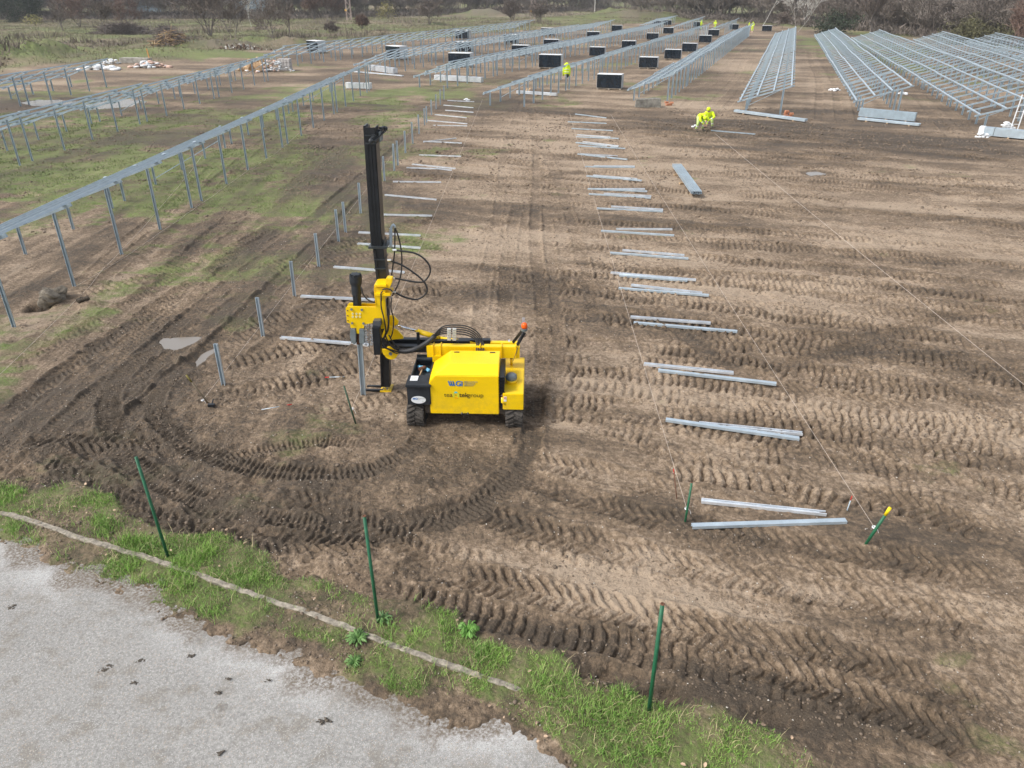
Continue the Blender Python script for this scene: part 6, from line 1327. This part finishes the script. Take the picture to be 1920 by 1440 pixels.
def heap(px, py, w_, d_, h_, n_, mats, label, cat, name, seed, kind='chunk', sz=(.15, .5)):
    if kind == 'soft': n_ = int(n_*2.2); sz = (sz[0]*.55, sz[1]*.6)
    c = W(px, py); c.z = GH(c.x, c.y); r = empty(name, c); tag(r, label, cat); rd = random.Random(seed); mbs = {k: MB() for k in mats}
    for i in range(n_):
        x_ = rd.gauss(0, .38)*w_/2*1.1; y_ = rd.gauss(0, .38)*d_/2; t = max(0, 1-(x_/(w_/2))**2-(y_/(d_/2))**2); z_ = rd.uniform(0, h_)*t; k = rd.choice(mats); s_ = rd.uniform(*sz)
        E3 = Euler((rd.uniform(-3, 3), rd.uniform(-3, 3), rd.uniform(-3, 3))).to_matrix()
        if kind == 'stick': a = Vector((rd.gauss(0, 1), rd.gauss(0, 1), rd.gauss(.1, .4))).normalized()*s_*1.6; mbs[k].tube([Vector((x_, y_, z_))-a, Vector((x_, y_, z_))+Vector((rd.uniform(-.1, .1), rd.uniform(-.1, .1), .1)), Vector((x_, y_, z_))+a], [.05, .04, .015], 4)
        elif kind == 'soft': mbs[k].ball((x_, y_, z_+s_*.2), (s_*rd.uniform(.5, 1), s_*rd.uniform(.4, .8), s_*rd.uniform(.25, .5)), 9, 6)
        else: mbs[k].box((x_, y_, z_+.05), (s_, s_*rd.uniform(.3, .8), s_*rd.uniform(.15, .6)), E3)
    for k in mats:
        if mbs[k].v: mbs[k].build({'white': 'sheeting', 'wood': 'boards', 'bark': 'roots', 'twig': 'branches', 'clay': 'soil', 'film': 'sacks', 'pink': 'cloth', 'pale': 'rubble'}.get(k, 'bits'), M[k], r, 0, kind == 'soft')
    return r
M['clay'] = simple('dry_clay', (.17, .12, .085, 1), .95, 0, .4, 3); M['pink'] = simple('pinkish_sack', (.55, .38, .3, 1), .8, 0, .3, 3)
heap(484, 133, 3.2, 2, .9, 60, ['wood'], 'heap of broken pale wooden crates under the second rack', 'wood heap', 'crate_heap', 1, sz=(.4, 1.0))
heap(514, 134, 3.6, 2.2, 1.1, 50, ['white', 'film', 'pink'], 'heap of white and pinkish sacks beside the broken crates', 'sack heap', 'sack_heap', 2, 'soft', (.15, .42))
c = W(536, 133); r = empty('block_pallet', (c.x, c.y, GH(c.x, c.y))); tag(r, 'pale wrapped cube of blocks at the right end of the sack heap', 'block pallet'); mb = MB()
for i in range(4):
    for j in range(3): mb.box((i*.3-.45, 0, .25+j*.36), (.27, 1.0, .33))
mb.build('blocks', simple('pale_block', (.5, .47, .45, 1), .8), r, .015); mb = MB(); mb.box((0, 0, .04), (1.3, 1.1, .08)); mb.build('pallet', M['palwood'], r)
heap(279, 127, 4, 1.8, .6, 40, ['white', 'pink', 'film'], 'small rubbish heap of white and tan sacks on the grass', 'rubbish heap', 'rubbish_heap', 3, 'soft', (.3, .7))
c = W(282, 118); mb = MB(); mb.bar((0, 0, 0), (-.1, 0, 1.5), .12, .05, (0, 1, 0)); o = mb.build('board', simple('orange_board', (.6, .3, .1, 1), .7)); o.location = (c.x, c.y, GH(c.x, c.y)); tag(o, 'short orange board standing in the rubbish heap', 'board')
heap(322, 92, 6.5, 3, 1.9, 330, ['bark', 'clay', 'wood'], 'big brown heap of roots and stumps behind the green mounds', 'root heap', 'root_heap', 4, 'stick', (.3, .8))
heap(232, 65, 13, 5, 1.9, 700, ['twig', 'bark'], 'wide grey heap of cut branches on the meadow', 'brush heap', 'brush_heap', 5, 'stick', (.6, 1.4)); heap(312, 62, 5, 3, 1.3, 200, ['twig', 'bark'], 'small grey heap of branches right of the wide one', 'brush heap', 'brush_heap', 6, 'stick', (.5, 1.1))
heap(450, 95, 7, 3, .7, 150, ['pale', 'clay'], 'scatter of pale rubble on the dirt bank', 'rubble', 'rubble_heap', 7, sz=(.1, .45))
heap(188, 131, 4.5, 1.6, .35, 30, ['white'], 'crumpled white sheeting on the grass under the short leftmost rack', 'sheeting', 'plastic_sheeting', 8, 'soft', (.3, .9)); heap(212, 120, 2.6, 1, .5, 14, ['white'], 'small white sheeting past the tip of the short leftmost rack', 'sheeting', 'plastic_sheeting', 9, 'soft', (.2, .6))
heap(1842, 256, .9, .5, .3, 10, ['white'], 'white plastic lying at the left end of the wrapped bundle', 'sheeting', 'plastic_sheeting', 10, 'soft', (.12, .25)); heap(1885, 245, .9, .5, .45, 12, ['white'], 'white plastic heaped behind the wrapped bundle', 'sheeting', 'plastic_sheeting', 11, 'soft', (.2, .4))
heap(1564, 170, .9, .7, .15, 12, ['white'], 'white scraps of plastic lying in the ruts between two racks', 'sheeting', 'plastic_sheeting', 12, 'soft', (.15, .4)); heap(1692, 178, .8, .6, .15, 10, ['white'], 'white scraps of plastic under the second right rack', 'sheeting', 'plastic_sheeting', 13, 'soft', (.15, .4))
heap(1616, 212, .5, .3, .2, 6, ['white'], 'tiny white scraps at the left end of the tall silver stack', 'sheeting', 'plastic_sheeting', 14, 'soft', (.08, .2)); heap(874, 188, .5, .4, .15, 6, ['white'], 'small white lump lying on mud at the far end of the left piles', 'bag', 'plastic_bag', 15, 'soft', (.12, .25))
heap(1301, 238, .3, .25, .12, 5, ['white'], 'small white bag on mud left of the crouching workers', 'bag', 'plastic_bag', 16, 'soft', (.1, .2)); heap(1409, 61, .6, .4, .2, 5, ['orangebag'] if False else ['pink'], 'orange bag at the feet of the far yellow worker', 'bag', 'bag', 17, 'soft', (.2, .4))
M['brick'] = simple('orange_brick', (.5, .22, .12, 1), .85, 0, .25, 8)
def bricks(px, py, n_, lab):
    c = G(px, py); mb = MB(); rd = random.Random(px)
    for k in range(n_): mb.box((rd.uniform(-.05, .05)+.28*(k % 2), .1*(k % 3), .07+.13*(k//2)), (.25, .2, .12), (0, 0, rd.uniform(-.4, .4)))
    o = mb.build('bricks', M['brick'], None, .008); o.location = c; tag(o, lab, 'bricks')
bricks(1251, 197, 4, 'orange bricks right of the grey concrete block'); bricks(1474, 220, 5, 'orange bricks at the foot of the tall near post of the lone rack')
c = G(399, 768); mb = MB(); mb.tube([(0, 0, .02), (.0, .12, .1)], [.02, .012], 8); mb.box((0, -.02, .03), (.13, .07, .06)); o = mb.build('mallet', M['black'], None, .006); o.location = c; tag(o, 'small black mallet head lying below the leaning brown stake', 'mallet')
mb = MB(); wp = [G(px, py, .03) for px, py in ((1870,268),(1885,258),(1905,240),(1920,228))]; l0, l1 = WY(1893, 246, 44), WY(1925, 215, 44)
lad = empty('ladder', (l0.x, l0.y, 0)); tag(lad, 'white ladder leaning at the right edge above the wrapped bundle', 'ladder')
for o_ in (0, .4): mb = MB(); mb.bar((o_, 0, .05), (o_+.5, .6, 2.1), .05, .03, (0, 1, 0)); mb.build('rail', M['white'], lad)
for k in range(6): t = .1+k*.16; mb = MB(); mb.cyl((.5*t, .6*t, .05+2.05*t), (.4+.5*t, .6*t, .05+2.05*t), .015, 6); mb.build('rung', M['white'], lad)

# ---------------- air ----------------
mb = MB(); mb.box((0, 345, 22), (1860, 830, 48)); hz_ = mb.mesh('haze'); m = bpy.data.materials.new('thin_haze'); m.use_nodes = True; n = m.node_tree.nodes; n.remove(n['Principled BSDF'])
v = n.new('ShaderNodeVolumePrincipled'); v.inputs['Density'].default_value = .0003; v.inputs['Color'].default_value = (.86, .9, .95, 1); v.inputs['Anisotropy'].default_value = .2
m.node_tree.links.new(v.outputs[0], n['Material Output'].inputs['Volume'])
tag(link('haze', hz_, m), kind='stuff')
